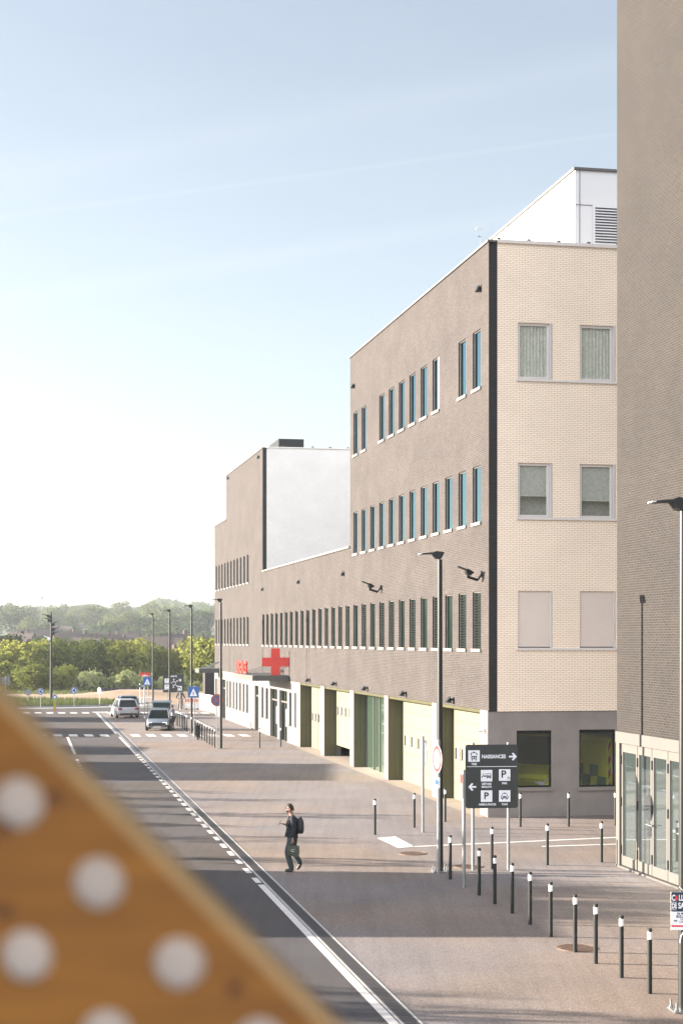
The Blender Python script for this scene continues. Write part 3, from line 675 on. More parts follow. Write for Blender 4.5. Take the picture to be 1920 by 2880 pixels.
# anemometer
p = st(57.24, 16.6, 19.7)
t = thing('wind_gauge', 'thin wind gauge mast on the roof edge left of the white plant room', 'wind gauge', p, 0)
m = MB(); m.tube((0, 0, 0), (0, 0, 1.15), .02, n=6); m.tube((0, 0, 1.15), (-.12, 0, 1.2), .015, n=6); m.tube((-.12, 0, 1.2), (-.12, 0, 1.45), .015, n=6); m.build('mast', M_GALV, t)
m = MB()
for k in range(3):
    q = (-.12+.12*math.cos(k*2.1), .12*math.sin(k*2.1), 1.46); m.tube((-.12, 0, 1.46), q, .008, n=5); m.tube(q, (q[0], q[1]+.03, q[2]), .05, .02, 8)
m.build('cups', M_WMETAL, t)
# cross and letters
p = st(97.3, 0.5*(14.59+16.22), 0)
t = thing('cross_sign', 'large red cross standing on the entrance canopy', 'sign', st(97.35, 15.4, 4.07), 0.0)
s = .82; q = .27
m = MB(); m.prism([(-q, 0), (q, 0), (q, s-q), (s, s-q), (s, s+q), (q, s+q), (q, 2*s), (-q, 2*s), (-q, s+q), (-s, s+q), (-s, s-q), (-q, s-q)], -.07, .07); m.build('cross', M_RED, t)
m = MB(); m.cbox((-.2, .15, .03), (.08, .4, .05)); m.cbox((.2, .15, .03), (.08, .4, .05)); m.build('foot', M_DMETAL, t)
t = thing('letter_sign', 'red letters spelling URGENCES on the edge of the entrance canopy', 'sign', st(102.0, 14.0, 4.07), TH-PI/2)
text('URGENCES', 1.06, 'letters', M_RED, t, (0, 0, .40), ext=.05, sx=.84, off=.014)
m = MB(); m.cbox((0, .06, .02), (4.8, .06, .05)); m.build('rail', M_DMETAL, t)

# ------------------------------------------------------------------ brick tower at the right
tw = thing('brick_tower', 'tall dark brick building at the right edge with glazed doors at its foot', 'building', st(42.4, 16.27), TH)
def T(mb, b0, b1, a0, a1, z0, z1): mb.box(b0-16.1, b1-16.1, a0-42.4, a1-42.4, z0, z1)
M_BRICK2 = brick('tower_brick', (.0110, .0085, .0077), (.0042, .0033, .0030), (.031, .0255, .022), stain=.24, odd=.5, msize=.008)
mb = MB()
for (a0, a1, b0, b1) in ((6, 42.5, 16.02, 16.02),):
    mb.face([(b0-16.1, a0-42.4, 3.7), (b0-16.1, a1-42.4, 3.7), (b0-16.1, a1-42.4, 34), (b0-16.1, a0-42.4, 34)], [(a0, 3.7), (a1, 3.7), (a1, 34), (a0, 34)])
mb.face([(16.02-16.1, 42.5-42.4, 3.7), (14, .1, 3.7), (14, .1, 34), (-.08, .1, 34)], [(0, 3.7), (14, 3.7), (14, 34), (0, 34)])
mb.face([(-.08, .1, 34), (14, .1, 34), (14, -36.4, 34), (-.08, -36.4, 34)], [(0, 0)]*4)
mb.face([(14, .1, 0), (14, -36.4, 0), (14, -36.4, 34), (14, .1, 34)], [(0, 0)]*4)
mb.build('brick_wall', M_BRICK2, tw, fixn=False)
M_FAC = mat('fascia', (.062, .058, .054), .7, var=.05)
m = MB(); T(m, 15.98, 16.6, 6, 42.52, 3.40, 3.705); m.build('fascia', M_FAC, tw)
m = MB(); T(m, 15.99, 16.3, 42.25, 42.5, 0, 3.40); m.build('corner_post', M_GFRAME, tw)
m = MB(); T(m, 17.6, 17.7, 6, 42.5, 0, 3.7); T(m, 16.3, 30, 42.4, 42.5, 0, 3.7); m.build('lobby_wall', M_PIER, tw)
m = MB(); T(m, 16.3, 17.7, 6, 42.4, 3.38, 3.399); m.build('lobby_ceiling', M_WPANEL, tw)
edges = [42.25, 41.07, 40.06, 39.0, 38.0, 36.95, 35.9, 34.85]
M_TG = glassy('lobby_glass', (.035, .045, .04), .03, .55)
for i in range(7):
    a1, a0 = edges[i], edges[i+1]
    m = MB(); w_ = .11
    T(m, 16.05, 16.12, a0+.015, a0+w_, .08, 3.38); T(m, 16.05, 16.12, a1-w_, a1-.015, .08, 3.38); T(m, 16.05, 16.12, a0+w_, a1-w_, .08, .34); T(m, 16.05, 16.12, a0+w_, a1-w_, 3.16, 3.38)
    d = m.build('glazed_door', M_GFRAME, tw)
    m = MB(); m.face([(16.09-16.1, a0-42.4, .08), (16.09-16.1, a1-42.4, .08), (16.09-16.1, a1-42.4, 3.38), (16.09-16.1, a0-42.4, 3.38)]); m.build('pane', M_TG, d, fixn=False)
    for z in (.5, 1.8, 2.95): m = MB(); T(m, 16.02, 16.049, a1-.05, a1-.0, z-.12, z+.12); m.build('hinge', M_DMETAL, d)
    if i % 2 == 1:
        m = MB(); T(m, 15.95, 15.97, a0-.22, a0+.22, 1.38, 1.41); T(m, 15.96, 16.05, a0+.06, a0+.09, 1.38, 1.41); T(m, 15.96, 16.05, a0-.09, a0-.06, 1.38, 1.41); T(m, 16.03, 16.049, a0+.05, a0+.1, 1.15, 1.3); m.build('handle', M_GALV, d)
m = MB()
for a in edges[::1]: T(m, 16.10, 16.13, a-.015, a+.015, .0, 3.38)
m.build('door_gasket', M_BLACK, tw)
m = MB(); T(m, 15.97, 16.3, 6, 42.5, .0, .06); m.build('threshold', M_FAC, tw)

# ------------------------------------------------------------------ bollards
def make_bollard():
    t = thing('bollard', '', 'bollard')
    m = MB(); m.tube((0, 0, 0), (0, 0, 1.14), .042, n=16); m.build('post', M_DMETAL, t, smooth=False)
    m = MB(); m.tube((0, 0, .955), (0, 0, 1.085), .0435, n=16); m.build('reflective_band', M_WSIGN, t)
    m = MB(); m.loft([[(r*math.cos(2*PI*k/16), r*math.sin(2*PI*k/16), z) for k in range(16)] for r, z in ((.044, 1.09), (.044, 1.125), (.036, 1.143), (.0, 1.146))]); m.build('cap', M_BLACK, t)
    return t
bol0 = make_bollard(); used = [False]
def bollard(x, y, label, group):
    X, Y = x, y
    if not used[0]:
        used[0] = True; bol0.location = (X, Y, .008); bol0['label'] = label; bol0['group'] = group; return bol0
    return dup(bol0, (X, Y, .008), random.uniform(0, 3), label, group)
GN = 'black bollards with white bands on the forecourt'
near = [((1826.5, 2797), 'black bollard nearest the viewer, lowest in the picture'),
 ((1747, 2752.5), 'second bollard up the front row, between the lowest one and the manhole'),
 ((1674.7, 2712.5), 'bollard just right of the rusty manhole cover'), ((1617, 2680), 'bollard standing before the rusty manhole cover'),
 ((1548, 2637), 'bollard left of the rusty manhole cover, fifth from the lowest'), ((1490, 2602), 'sixth bollard from the lowest one in the front row'),
 ((1440, 2571), 'seventh bollard from the lowest one in the front row'), ((1391, 2544.5), 'eighth bollard of the front row, right of the sign post feet'),
 ((1347, 2520), 'ninth bollard of the front row, in front of the direction sign posts'), ((1265.7, 2475), 'bollard just right of the foot of the tall street lamp by the direction sign'),
 ((1382.8, 2446), 'bollard between the two posts of the black direction sign'), ((1538.8, 2435), 'bollard on the white line right of the direction sign'),
 ((1691, 2427), 'bollard on the white line close to the glazed doors'), ((1462.8, 2327.4), 'bollard in front of the left garage window of the rendered plinth'),
 ((1598.5, 2326), 'bollard between the two dark windows of the rendered plinth'), ((1730, 2324), 'bollard in the corner beside the brick tower edge'),
 ((1328.5, 2333.4), 'bollard half hidden behind the black direction sign'), ((1251.4, 2312.7), 'bollard before the first garage door, behind the tall street lamp'),
 ((1164.5, 2329), 'bollard on the forecourt just left of the silver sign pole'), ((1054, 2349), 'bollard standing alone leftmost on the forecourt, right of the walking man')]
for (p, l) in near: X, Y = at(*p); bollard(X, Y, l, GN)
GF = 'bollards in the row beside the parked cars'
tops = [(460, 350), (482, 360), (505, 372), (528, 380), (555, 395), (697, 468), (722, 480), (752, 487), (784, 500), (814, 515), (845, 530), (876, 542), (952, 577), (1018, 608), (1057, 628), (1096, 645), (1132, 664), (1174, 684), (1215, 705), (1260, 726), (1305, 745), (1348, 772)]
ordn = ['first', 'second', 'third', 'fourth', 'fifth', 'sixth', 'seventh', 'eighth', 'ninth', 'tenth', 'eleventh', 'twelfth', 'thirteenth', 'fourteenth', 'fifteenth', 'sixteenth', 'seventeenth', 'eighteenth', 'nineteenth', 'twentieth', 'twenty-first', 'twenty-second']
N = len(tops)
for i, (tx, ty) in enumerate(tops):
    px = 380+.1658*tx; yt = (1920+.1658*ty)-1801; Y = 28520/(yt/.8161); X = (px-960)/4600*Y
    k = N-1-i
    l = 'nearest bollard of the row beside the parked cars' if k == 0 else '%s bollard from the near end of the row beside the parked cars' % ordn[k]
    bollard(X, Y, l, GF)
for (a, b, l) in ((730, 2105, 'lone thin bollard on the pavement in front of the entrance canopy'), (789, 2101, 'lone thin bollard on the pavement right of the entrance canopy'), (566, 1998, 'thin bollard by the red and white barrier')):
    X, Y = at(a, b); bollard(X, Y, l, 'single bollards along the pavement')

# ------------------------------------------------------------------ street lamps
def make_lamp():
    t = thing('street_lamp', '', 'street lamp')
    m = MB(); m.tube((0, 0, 0.03), (0, 0, 1.3), .088, .08, 14); m.tube((0, 0, 1.3), (0, 0, 8.35), .078, .06, 14); m.build('pole', M_DMETAL, t)
    m = MB(); m.cbox((0, 0, .02), (.42, .42, .025))
    m.build('base_plate', M_GALV, t)
    for sx_, sy_ in ((-1, -1), (1, -1), (1, 1), (-1, 1)):
        m = MB(); m.tube((sx_*.16, sy_*.16, .03), (sx_*.16, sy_*.16, .17), .017, n=8); m.tube((sx_*.16, sy_*.16, .035), (sx_*.16, sy_*.16, .07), .035, n=6); m.build('anchor_bolt', M_GALV, t)
    m = MB(); wing(m, 0, 8.50, .50, .85, .30); h = m.build('lamp_head', M_DMETAL, t)
    m = MB(); m.cbox((-.535, 0, 8.495), (.07, .27, .014)); m.build('head_tip', M_WSIGN, h)
    return t
lamps = [((5.70, 27.3), 'near street lamp at the right edge with a poster tied to its pole'),
 ((2.63, 43.7), 'tall street lamp on the forecourt beside the direction sign'),
 ((-6.87, 93.2), 'street lamp beside the round red and blue no stopping sign'),
 ((-10.05, 109.7), 'street lamp behind the nearer blue crossing sign'),
 ((-13.25, 126.2), 'street lamp in front of the black exit sign board'),
 ((-16.45, 142.8), 'farthest street lamp, behind the farther blue crossing sign')]
lamp0 = make_lamp()
for i, ((X, Y), l) in enumerate(lamps):
    if i == 0: lamp0.location = (X, Y, .008); lamp0.rotation_euler = (0, 0, TH*.5); lamp0['label'] = l; lamp0['group'] = 'street lamps along the pavement'
    else: dup(lamp0, (X, Y, .008), TH*.5, l, 'street lamps along the pavement')
# poster
t = thing('poster', 'blood collection poster board tied to the near lamp pole', 'poster', (5.71, 27.19, 1.38), R(-2))
m = MB(); m.cbox((0, 0, .315), (.47, .012, .63)); m.build('board', M_WSIGN, t)
m = MB(); m.face([(-.235, -.008, .305), (.235, -.008, .305), (.235, -.008, .63), (-.235, -.008, .63)]); m.build('dark_panel', mat('poster_navy', (.012, .022, .045), .4), t, fixn=False)
text('C', .135, 'headline', M_WSIGN, t, (-.222, -.010, .53), sx=.62, off=.004, ext=.0005, align='LEFT'); text('LLECTE', .135, 'headline', M_WSIGN, t, (-.108, -.010, .53), sx=.62, off=.004, ext=.0005, align='LEFT')
m = MB(); m.prism([(-.142+.026*math.sin(k*2*PI/16)*(1 if math.cos(k*2*PI/16) < .3 else .55), .528+.038*math.cos(k*2*PI/16)*(1.3 if math.cos(k*2*PI/16) > .8 else 1)) for k in range(16)], -.012, -.009); m.build('blood_drop', mat('drop_red', (.6, .02, .03), .4), t)
text('DE', .115, 'headline', M_WSIGN, t, (-.222, -.010, .395), sx=.58, off=.004, ext=.0005, align='LEFT'); text('SANG', .135, 'headline', M_WSIGN, t, (-.115, -.010, .40), sx=.66, off=.004, ext=.0005, align='LEFT')
m = MB(); m.cbox((-.185, -.010, .462), (.085, .002, .007)); m.cbox((-.185, -.010, .335), (.085, .002, .007)); m.build('underline', M_WSIGN, t)
text('06 MAI', .05, 'lettering', M_BLACK, t, (-.06, -.010, .272), ext=.0005, off=.001)
m = MB(); m.cbox((.02, -.009, .226), (.33, .003, .044)); m.build('time_bar', M_BLACK, t)
text('10:00-', .05, 'lettering', M_WSIGN, t, (-.07, -.0115, .226), ext=.0005, off=.001)
text('HOPITAL', .045, 'lettering', M_BLACK, t, (.01, -.010, .178), ext=.0005); text('LES VI', .045, 'lettering', M_BLACK, t, (-.04, -.010, .135), ext=.0005)
m = MB(); m.cbox((-.09, -.009, .065), (.28, .003, .028)); m.build('red_strip', mat('drop_red', (.6, .02, .03)), t)
m = MB(); m.prism([(-.19, .14), (-.13, .14), (-.13, .155), (-.145, .17), (-.16, .16), (-.175, .17), (-.19, .155)], -.010, -.008); m.build('small_logo', M_KERB, t)
m = MB()
for z0 in (-.0, .66):
    pts = [Vector((.05+.09*math.cos(k*PI/6), .10+.10*math.sin(k*PI/6), z0)) for k in range(12)]
    for k in range(12): m.tube(pts[k], pts[(k+1) % 12], .006, n=5)
m.tube((0, 0, 0), (-.07, -.02, -.10), .008, n=5); m.tube((-.07, -.02, -.10), (-.09, -.02, -.22), .009, .005, n=5); m.tube((-.04, 0, .66), (-.10, -.02, .72), .006, n=5)
m.build('tie', M_WSIGN, t)

# ------------------------------------------------------------------ signs
def rrect(w, h, r, n=5):
    pts = []
    for cx_, cz_, a0 in ((w/2-r, h/2-r, 0), (-w/2+r, h/2-r, PI/2), (-w/2+r, -h/2+r, PI), (w/2-r, -h/2+r, 1.5*PI)):
        for k in range(n+1): a = a0+PI/2*k/n; pts.append((cx_+r*math.cos(a), cz_+r*math.sin(a)))
    return pts
def off(pts, x, z): return [(p[0]+x, p[1]+z) for p in pts]
# direction sign
t = thing('direction_sign', 'black hospital direction sign NAISSANCES with white pictograms on two posts', 'sign', (4.03, 44.0, .008), R(4))
for sx_ in (-.49, .47):
    m = MB(); m.tube((sx_, .04, 0), (sx_, .04, 3.44), .042, n=12); m.build('post', M_GALV, t)
m = MB(); m.prism(off(rrect(1.42, 1.71, .07), 0, 2.53), -.05, 0); bd = m.build('board', M_BSIGN, t)
yy = -.053
def tile(x, z, s=.31):
    m = MB(); m.cbox((x, yy, z), (s, .004, s)); return m.build('pictogram_tile', M_WSIGN, bd)
def pic(name, fn):
    m = MB(); fn(m); m.build(name, M_BSIGN, bd)
zt = 2.53
tile(-.48, zt+.55); text('NAISSANCES', .135, 'lettering', M_WSIGN, bd, (.055, yy, zt+.53), sx=.84, off=.004)
text('TMS', .085, 'lettering', M_WSIGN, bd, (-.48, yy, zt+.33), off=.002)
m = MB(); m.prism(off([(-.11, .022), (.02, .022), (-.035, .085), (.01, .105), (.105, 0), (.01, -.105), (-.035, -.085), (.02, -.022), (-.11, -.022)], .575, zt+.53), yy-.002, yy+.002); m.build('arrow', M_WSIGN, bd)
m = MB(); m.cbox((0, yy, zt+.265), (1.36, .004, .014)); m.build('divider', M_WSIGN, bd)
tile(-.14, zt+.02); tile(.35, zt+.035); tile(-.14, zt-.53); tile(.35, zt-.53)
text('DÉPOSE', .075, 'lettering', M_WSIGN, bd, (-.14, yy, zt-.205), off=.002); text('MINUTE', .075, 'lettering', M_WSIGN, bd, (-.14, yy, zt-.285), off=.002)
text('PMR', .075, 'lettering', M_WSIGN, bd, (.35, yy, zt-.19), off=.002); text('AMBULANCES', .078, 'lettering', M_WSIGN, bd, (-.12, yy, zt-.755), off=.002, sx=.95); text('TAXI', .075, 'lettering', M_WSIGN, bd, (.35, yy, zt-.755), off=.002)
m = MB(); m.prism(off([(.11, .022), (-.02, .022), (.035, .085), (-.01, .105), (-.105, 0), (-.01, -.105), (.035, -.085), (-.02, -.022), (.11, -.022)], -.53, zt-.28), yy-.002, yy+.002); m.build('arrow', M_WSIGN, bd)
y2 = yy-.004
def bx2(m, x, z, w, h): m.cbox((x, y2, z), (w, .003, h))
def bus(m):
    x, z = -.48, zt+.55
    bx2(m, x, z+.085, .15, .016); bx2(m, x-.07, z+.045, .012, .09); bx2(m, x+.07, z+.045, .012, .09); bx2(m, x, z+.105, .05, .02); bx2(m, x-.085, z+.05, .012, .05); bx2(m, x+.085, z+.05, .012, .05)
    bx2(m, x, z-.018, .15, .03); bx2(m, x-.065, z-.045, .02, .03); bx2(m, x+.065, z-.045, .02, .03); bx2(m, x, z-.045, .03, .03); bx2(m, x, z-.075, .15, .02); bx2(m, x-.05, z-.105, .03, .03); bx2(m, x+.05, z-.105, .03, .03)
pic('bus_pictogram', bus)
def taxi(m):
    x, z = .35, zt-.53
    bx2(m, x, z+.085, .04, .02); bx2(m, x, z+.065, .11, .012)
    m.prism([(x-.085, z-.0), (x-.072, z), (x-.045, z+.07), (x-.06, z+.07)], y2-.002, y2+.002); m.prism([(x+.085, z), (x+.06, z+.07), (x+.045, z+.07), (x+.072, z)], y2-.002, y2+.002)
    bx2(m, x, z-.02, .10, .035); bx2(m, x-.095, z-.02, .02, .045); bx2(m, x+.095, z-.02, .02, .045); bx2(m, x, z-.055, .20, .02); bx2(m, x-.06, z-.08, .03, .03); bx2(m, x+.06, z-.08, .03, .03)
pic('taxi_pictogram', taxi)
def dep(m):
    x, z = -.14, zt+.02
    bx2(m, x-.12, z+.035, .016, .016); m.prism([(x-.135, z-.01), (x-.105, z-.01), (x-.112, z-.06), (x-.128, z-.06)], y2-.002, y2+.002)
    bx2(m, x-.055, z-.01, .08, .035); bx2(m, x-.088, z+.03, .01, .05); bx2(m, x-.055, z+.055, .07, .01); bx2(m, x+.055, z-.01, .13, .03); bx2(m, x+.06, z+.055, .10, .012); bx2(m, x+.004, z+.03, .012, .05); bx2(m, x+.115, z+.03, .012, .05); bx2(m, x+.06, z-.045, .14, .02); bx2(m, x+.02, z-.065, .02, .02); bx2(m, x+.10, z-.065, .02, .02)
pic('drop_off_pictogram', dep)
def wc(m):
    x, z = .45, zt-.06
    for k in range(12):
        a, b_ = 2*PI*k/14+.6, 2*PI*(k+1)/14+.6; m.prism([(x+.03*math.cos(a), z+.03*math.sin(a)), (x+.03*math.cos(b_), z+.03*math.sin(b_)), (x+.02*math.cos(b_), z+.02*math.sin(b_)), (x+.02*math.cos(a), z+.02*math.sin(a))], y2-.002, y2+.002)
    bx2(m, x-.005, z+.05, .01, .05); bx2(m, x+.02, z+.025, .04, .01); bx2(m, x+.045, z, .01, .04)
pic('wheelchair_pictogram', wc)
text('P', .27, 'parking_letter', M_BSIGN, bd, (.32, y2, zt+.05), off=.007); text('P', .25, 'parking_letter', M_BSIGN, bd, (-.15, y2, zt-.53), off=.007)

def roundsign(name, label, x, y, r, zc, rz, face, rim=None, post_h=None, group=None, lean=0., backcol=None, postr=.03, plate=None):
    t = thing(name, label, 'sign', (x, y, .008), rz, group)
    m = MB(); m.tube((0, .035, 0), (0, .035, post_h or zc+r), postr, n=10); m.build('post', M_GALV, t)
    m = MB(); m.tube((0, .004, zc), (0, -.012, zc), r, n=32); pl = m.build('plate', rim or M_WSIGN, t)
    face(pl, r, zc)
    return t
def disc_(m, r, zc, y, n=32, cx_=0): m.face([(cx_+r*math.cos(2*PI*k/n), y, zc+r*math.sin(2*PI*k/n)) for k in range(n)])
def f_nostop(pl, r, zc):
    m = MB(); disc_(m, r*.76, zc, -.015); m.build('blue_field', mat('faded_sign_blue', (.055, .075, .19), .5, var=.3, scale=6), pl, fixn=False)
    for s_ in (1, -1):
        m = MB(); a = s_*PI/4; u = Vector((math.cos(a), 0, math.sin(a))); w_ = Vector((-math.sin(a), 0, math.cos(a)))
        yv = Vector((0, -.018-.002*s_, zc)); m.face([yv+u*r*.78+w_*r*.1, yv-u*r*.78+w_*r*.1, yv-u*r*.78-w_*r*.1, yv+u*r*.78-w_*r*.1]); m.build('red_bar', M_NS, pl, fixn=False)
M_NS = mat('faded_sign_red', (.26, .055, .045), .5, var=.2, scale=5)
roundsign('no_stopping_sign', 'faded round red and blue no stopping sign by the pavement', -7.19, 94.4, .36, 2.73, R(0), f_nostop, rim=M_NS)
def f_noentry(pl, r, zc):
    m = MB(); disc_(m, r*.97, zc, -.014); m.build('red_ring', M_REDS, pl, fixn=False)
    m = MB(); disc_(m, r*.72, zc, -.017); m.build('white_field', M_WLIT, pl, fixn=False)
X, Y = at(1236, 2458.5)
t = roundsign('no_vehicles_sign', 'round white sign with red ring seen edge on at the lamp foot', X-.06, Y, .37, 3.04, R(-74), f_noentry, postr=.045, post_h=3.55)
m = MB(); m.cbox((0, -.0, 2.42), (.42, .015, .28)); pl = m.build('lower_plate', M_WLIT, t); m = MB(); m.face([(-.16, -.009, 2.36), (.16, -.009, 2.36), (.16, -.009, 2.48), (-.16, -.009, 2.48)]); m.build('blue_field', M_BLUES, pl, fixn=False)
X, Y = at(1191.8, 2342.4)
t = roundsign('round_sign', 'round sign seen from its grey back on a silver pole', X, Y, .40, 2.55, R(101), lambda pl, r, zc: None, rim=M_GALV, postr=.045, post_h=3.1)
X, Y = at(1304, 2498)
t = thing('sign_post', 'silver pole with a narrow plate seen edge on before the direction sign', 'sign', (X, Y, .008), R(-80))
m = MB(); m.tube((0, 0, 0), (0, 0, 2.95), .045, n=12); m.build('post', M_GALV, t)
m = MB(); m.cbox((0, -.055, 2.55), (.3, .015, .62)); pl = m.build('plate', M_GALV, t); m = MB(); m.cbox((0, -.064, 2.72), (.22, .004, .2)); m.build('plate_face', M_REDS, pl)
# crossing signs
def crossing(x, y, label, s=.70, zb=2.6, red=False):
    t = thing('crossing_sign', label, 'sign', (x, y, .008), 0, 'blue square pedestrian crossing signs')
    m = MB(); m.tube((.05, .04, 0), (.05, .04, zb+s+.05), .035, n=10); m.build('post', M_GALV, t)
    m = MB(); m.prism(off(rrect(s, s, .04), 0, zb+s/2), -.015, 0); pl = m.build('plate', mat('pale_blue_edge', (.10, .15, .24), .5), t)
    m = MB(); m.prism(off(rrect(s*.88, s*.88, .03), 0, zb+s/2), -.019, -.015); m.build('blue_field', M_BLUEC, pl)
    m = MB(); m.prism([(-s*.33, zb+s*.14), (s*.33, zb+s*.14), (0, zb+s*.82)], -.023, -.019); m.build('white_triangle', M_WSIGN, pl)
    c = zb+s*.35; k = s*.95
    m = MB(); m.prism([(x_*k, c+z_*k) for x_, z_ in ((-.02, .16), (.02, .16), (.035, .13), (.09, .05), (.075, .03), (.03, .08), (.03, .02), (.08, -.16), (.05, -.16), (0, -.03), (-.06, -.16), (-.09, -.16), (-.03, .02), (-.03, .08), (-.075, .0), (-.09, .02), (-.035, .13))], -.026, -.0225); m.prism([(.022*k*math.cos(a*PI/4), c+.195*k+.022*k*math.sin(a*PI/4)) for a in range(8)], -.026, -.0225); m.build('walking_figure', M_BSIGN, pl)
    return t
crossing(-9.26, 102.4, 'nearer blue square pedestrian crossing sign')
crossing(-15.55, 131, 'farther blue square pedestrian crossing sign', zb=2.55)
# red topped sign behind
t = thing('warning_sign', 'small red and white sign peeking out above the farther crossing sign', 'sign', (-16.35, 136, .008), 0)
m = MB(); m.tube((0, .03, 0), (0, .03, 3.5), .03, n=8); m.build('post', M_GALV, t)
m = MB(); m.prism([(-.42, 3.35), (.42, 3.35), (.42, 3.45), (.38, 3.5), (-.38, 3.5), (-.42, 3.45)], -.012, 0); m.prism([(-.42, 3.2), (.42, 3.2), (.42, 3.34), (-.42, 3.34)], -.010, 0); m.build('red_plate', M_RED, t)
m = MB(); m.prism([(-.30, 3.22), (.30, 3.22), (.0, 3.31)], -.015, -.0125); m.build('white_mark', M_WSIGN, t)
# exit sign board
EX, EY = (487.3-960)/4600*143, 143
t = thing('exit_sign', 'black exit sign board with roundabout arrows and parking symbols on two posts', 'sign', (EX, EY, .008), 0)
for sx_ in (-.6, .6):
    m = MB(); m.tube((sx_, .05, 0), (sx_, .05, 3.15), .045, n=10); m.build('post', M_GALV, t)
m = MB(); m.prism(off(rrect(1.82, 1.58, .05), 0, 2.42), -.04, 0); bd = m.build('board', M_BSIGN, t)
yy = -.043
text('SORTIE', .17, 'lettering', M_WSIGN, bd, (.05, yy, 3.03), off=.004)
for z in (2.66, 2.12):
    m = MB(); m.cbox((-.58, yy, z), (.36, .004, .36)); m.build('parking_tile', M_WSIGN, bd); text('P', .28, 'parking_letter', M_BSIGN, bd, (-.58, yy-.003, z), off=.006)
m = MB(); m.cbox((-.58, yy, 2.40), (.34, .004, .035)); m.cbox((-.58, yy, 1.87), (.5, .004, .035)); m.cbox((.58, yy, 1.77), (.5, .004, .035)); m.build('caption_line', M_WSIGN, bd)
m = MB()
def ring(m, x, z, r0, r1, a0, a1, n=14, y=yy):
    for k in range(n):
        a, b_ = a0+(a1-a0)*k/n, a0+(a1-a0)*(k+1)/n
        m.prism([(x+r1*math.cos(a), z+r1*math.sin(a)), (x+r1*math.cos(b_), z+r1*math.sin(b_)), (x+r0*math.cos(b_), z+r0*math.sin(b_)), (x+r0*math.cos(a), z+r0*math.sin(a))], y-.002, y+.002)
ring(m, .05, 2.42, .14, .18, -2.3, 2.9)
for a in (PI/2, .6, -.7, -PI/2-.1, 2.9):
    u = Vector((math.cos(a), 0, math.sin(a))); w_ = Vector((-math.sin(a), 0, math.cos(a))); c = Vector((.05, 0, 2.42))
    def q_(v): return (v.x, v.z)
    m.prism([q_(c+u*.18+w_*.018), q_(c+u*.36+w_*.018), q_(c+u*.36-w_*.018), q_(c+u*.18-w_*.018)], yy-.002, yy+.002)
    m.prism([q_(c+u*.30+w_*.08), q_(c+u*.34+w_*.07), q_(c+u*.42), q_(c+u*.34-w_*.07), q_(c+u*.30-w_*.08), q_(c+u*.37)], yy-.004, yy-.0025)
m.build('roundabout_diagram', M_WSIGN, bd)
m = MB(); m.prism([(.60+.12*math.cos(k*PI/8), 2.70+.12*math.sin(k*PI/8)) for k in range(16)], yy-.002, yy+.002); m.build('round_tile', mat('pinkish_white', (.6, .5, .5), .5), bd)
m = MB(); m.cbox((.57, yy, 2.02), (.36, .004, .34)); m.build('truck_tile', M_WSIGN, bd)
m = MB(); m.cbox((.50, yy-.004, 2.04), (.16, .003, .12)); m.cbox((.65, yy-.004, 2.01), (.09, .003, .08)); m.cbox((.47, yy-.004, 1.95), (.05, .003, .04)); m.cbox((.64, yy-.004, 1.95), (.05, .003, .04)); m.build('truck_pictogram', M_BSIGN, bd)
# small name board far behind the cars
t = thing('street_name_sign', 'small dark name board on two thin white posts beyond the silver car', 'sign', ((399-960)/4600*158, 158, .008), 0)
for sx_ in (-.20, .20):
    m = MB(); m.tube((sx_, .03, 0), (sx_, .03, 2.0), .03, n=8); m.build('post', M_WSIGN, t)
m = MB(); m.cbox((0, 0, 1.75), (.56, .03, .24)); bd = m.build('board', mat('dark_blue_board', (.02, .03, .05), .5), t)
m = MB(); m.cbox((.06, -.018, 1.77), (.34, .003, .05)); m.build('lettering_band', M_WSIGN, bd)

# roundabout signs
def f_round(pl, r, zc):
    m = MB(); disc_(m, r*.90, zc, -.014); m.build('blue_field', M_BLUES, pl, fixn=False)
    m = MB()
    for k in range(3):
        a0 = PI/2-.2+k*2*PI/3; ring(m, 0, zc, r*.46, r*.60, a0-1.45, a0-.25, 8, y=-.018)
        a = a0-1.5; u = Vector((math.cos(a), 0, math.sin(a))); tt = Vector((math.sin(a), 0, -math.cos(a))); c = Vector((0, 0, zc))
        p1, p2, p3 = c+u*r*.32, c+u*r*.74, c+u*r*.53+tt*r*.28; m.prism([(p1.x, p1.z), (p2.x, p2.z), (p3.x, p3.z)], -.020, -.016)
    m.build('white_arrows', M_WSIGN, pl)
M_SRIM = mat('pale_sign_rim', (.30, .34, .40), .5)
for (px, Y, zc, rz, r, l) in ((114.2, 148.9, 1.52, 0, .31, 'blue roundabout arrow sign at the left of the island'), (208.5, 149.3, 1.60, 0, .33, 'blue roundabout arrow sign in the middle of the island'), (279.5, 153.5, 1.45, R(-48), .31, 'blue roundabout arrow sign turned sideways at the right of the island')):
    roundsign('roundabout_sign', l, (px-960)/4600*Y, Y, r, zc+.0, rz, f_round, rim=M_SRIM, group='round blue signs on the island')
roundsign('round_sign', 'grey back of a round sign at the left of the island', (79-960)/4600*155, 155, .31, 1.25, 0, lambda pl, r, zc: None, rim=M_KERB)
t = thing('arrow_marker', 'yellow marker post with a blue keep right arrow disc before the island', 'sign', (-25.3, 144.4, .008), 0)
m = MB(); m.cbox((0, 0, .5), (.18, .14, .85)); m.build('yellow_post', M_YB, t); m = MB(); m.cbox((0, 0, .04), (.24, .2, .08)); m.build('foot', M_RED, t)
m = MB(); m.tube((0, -.07, 1.20), (0, -.09, 1.20), .22, n=24); pl = m.build('plate', M_SRIM, t)
m = MB(); disc_(m, .19, 1.20, -.093); m.build('blue_field', M_BLUES, pl, fixn=False)
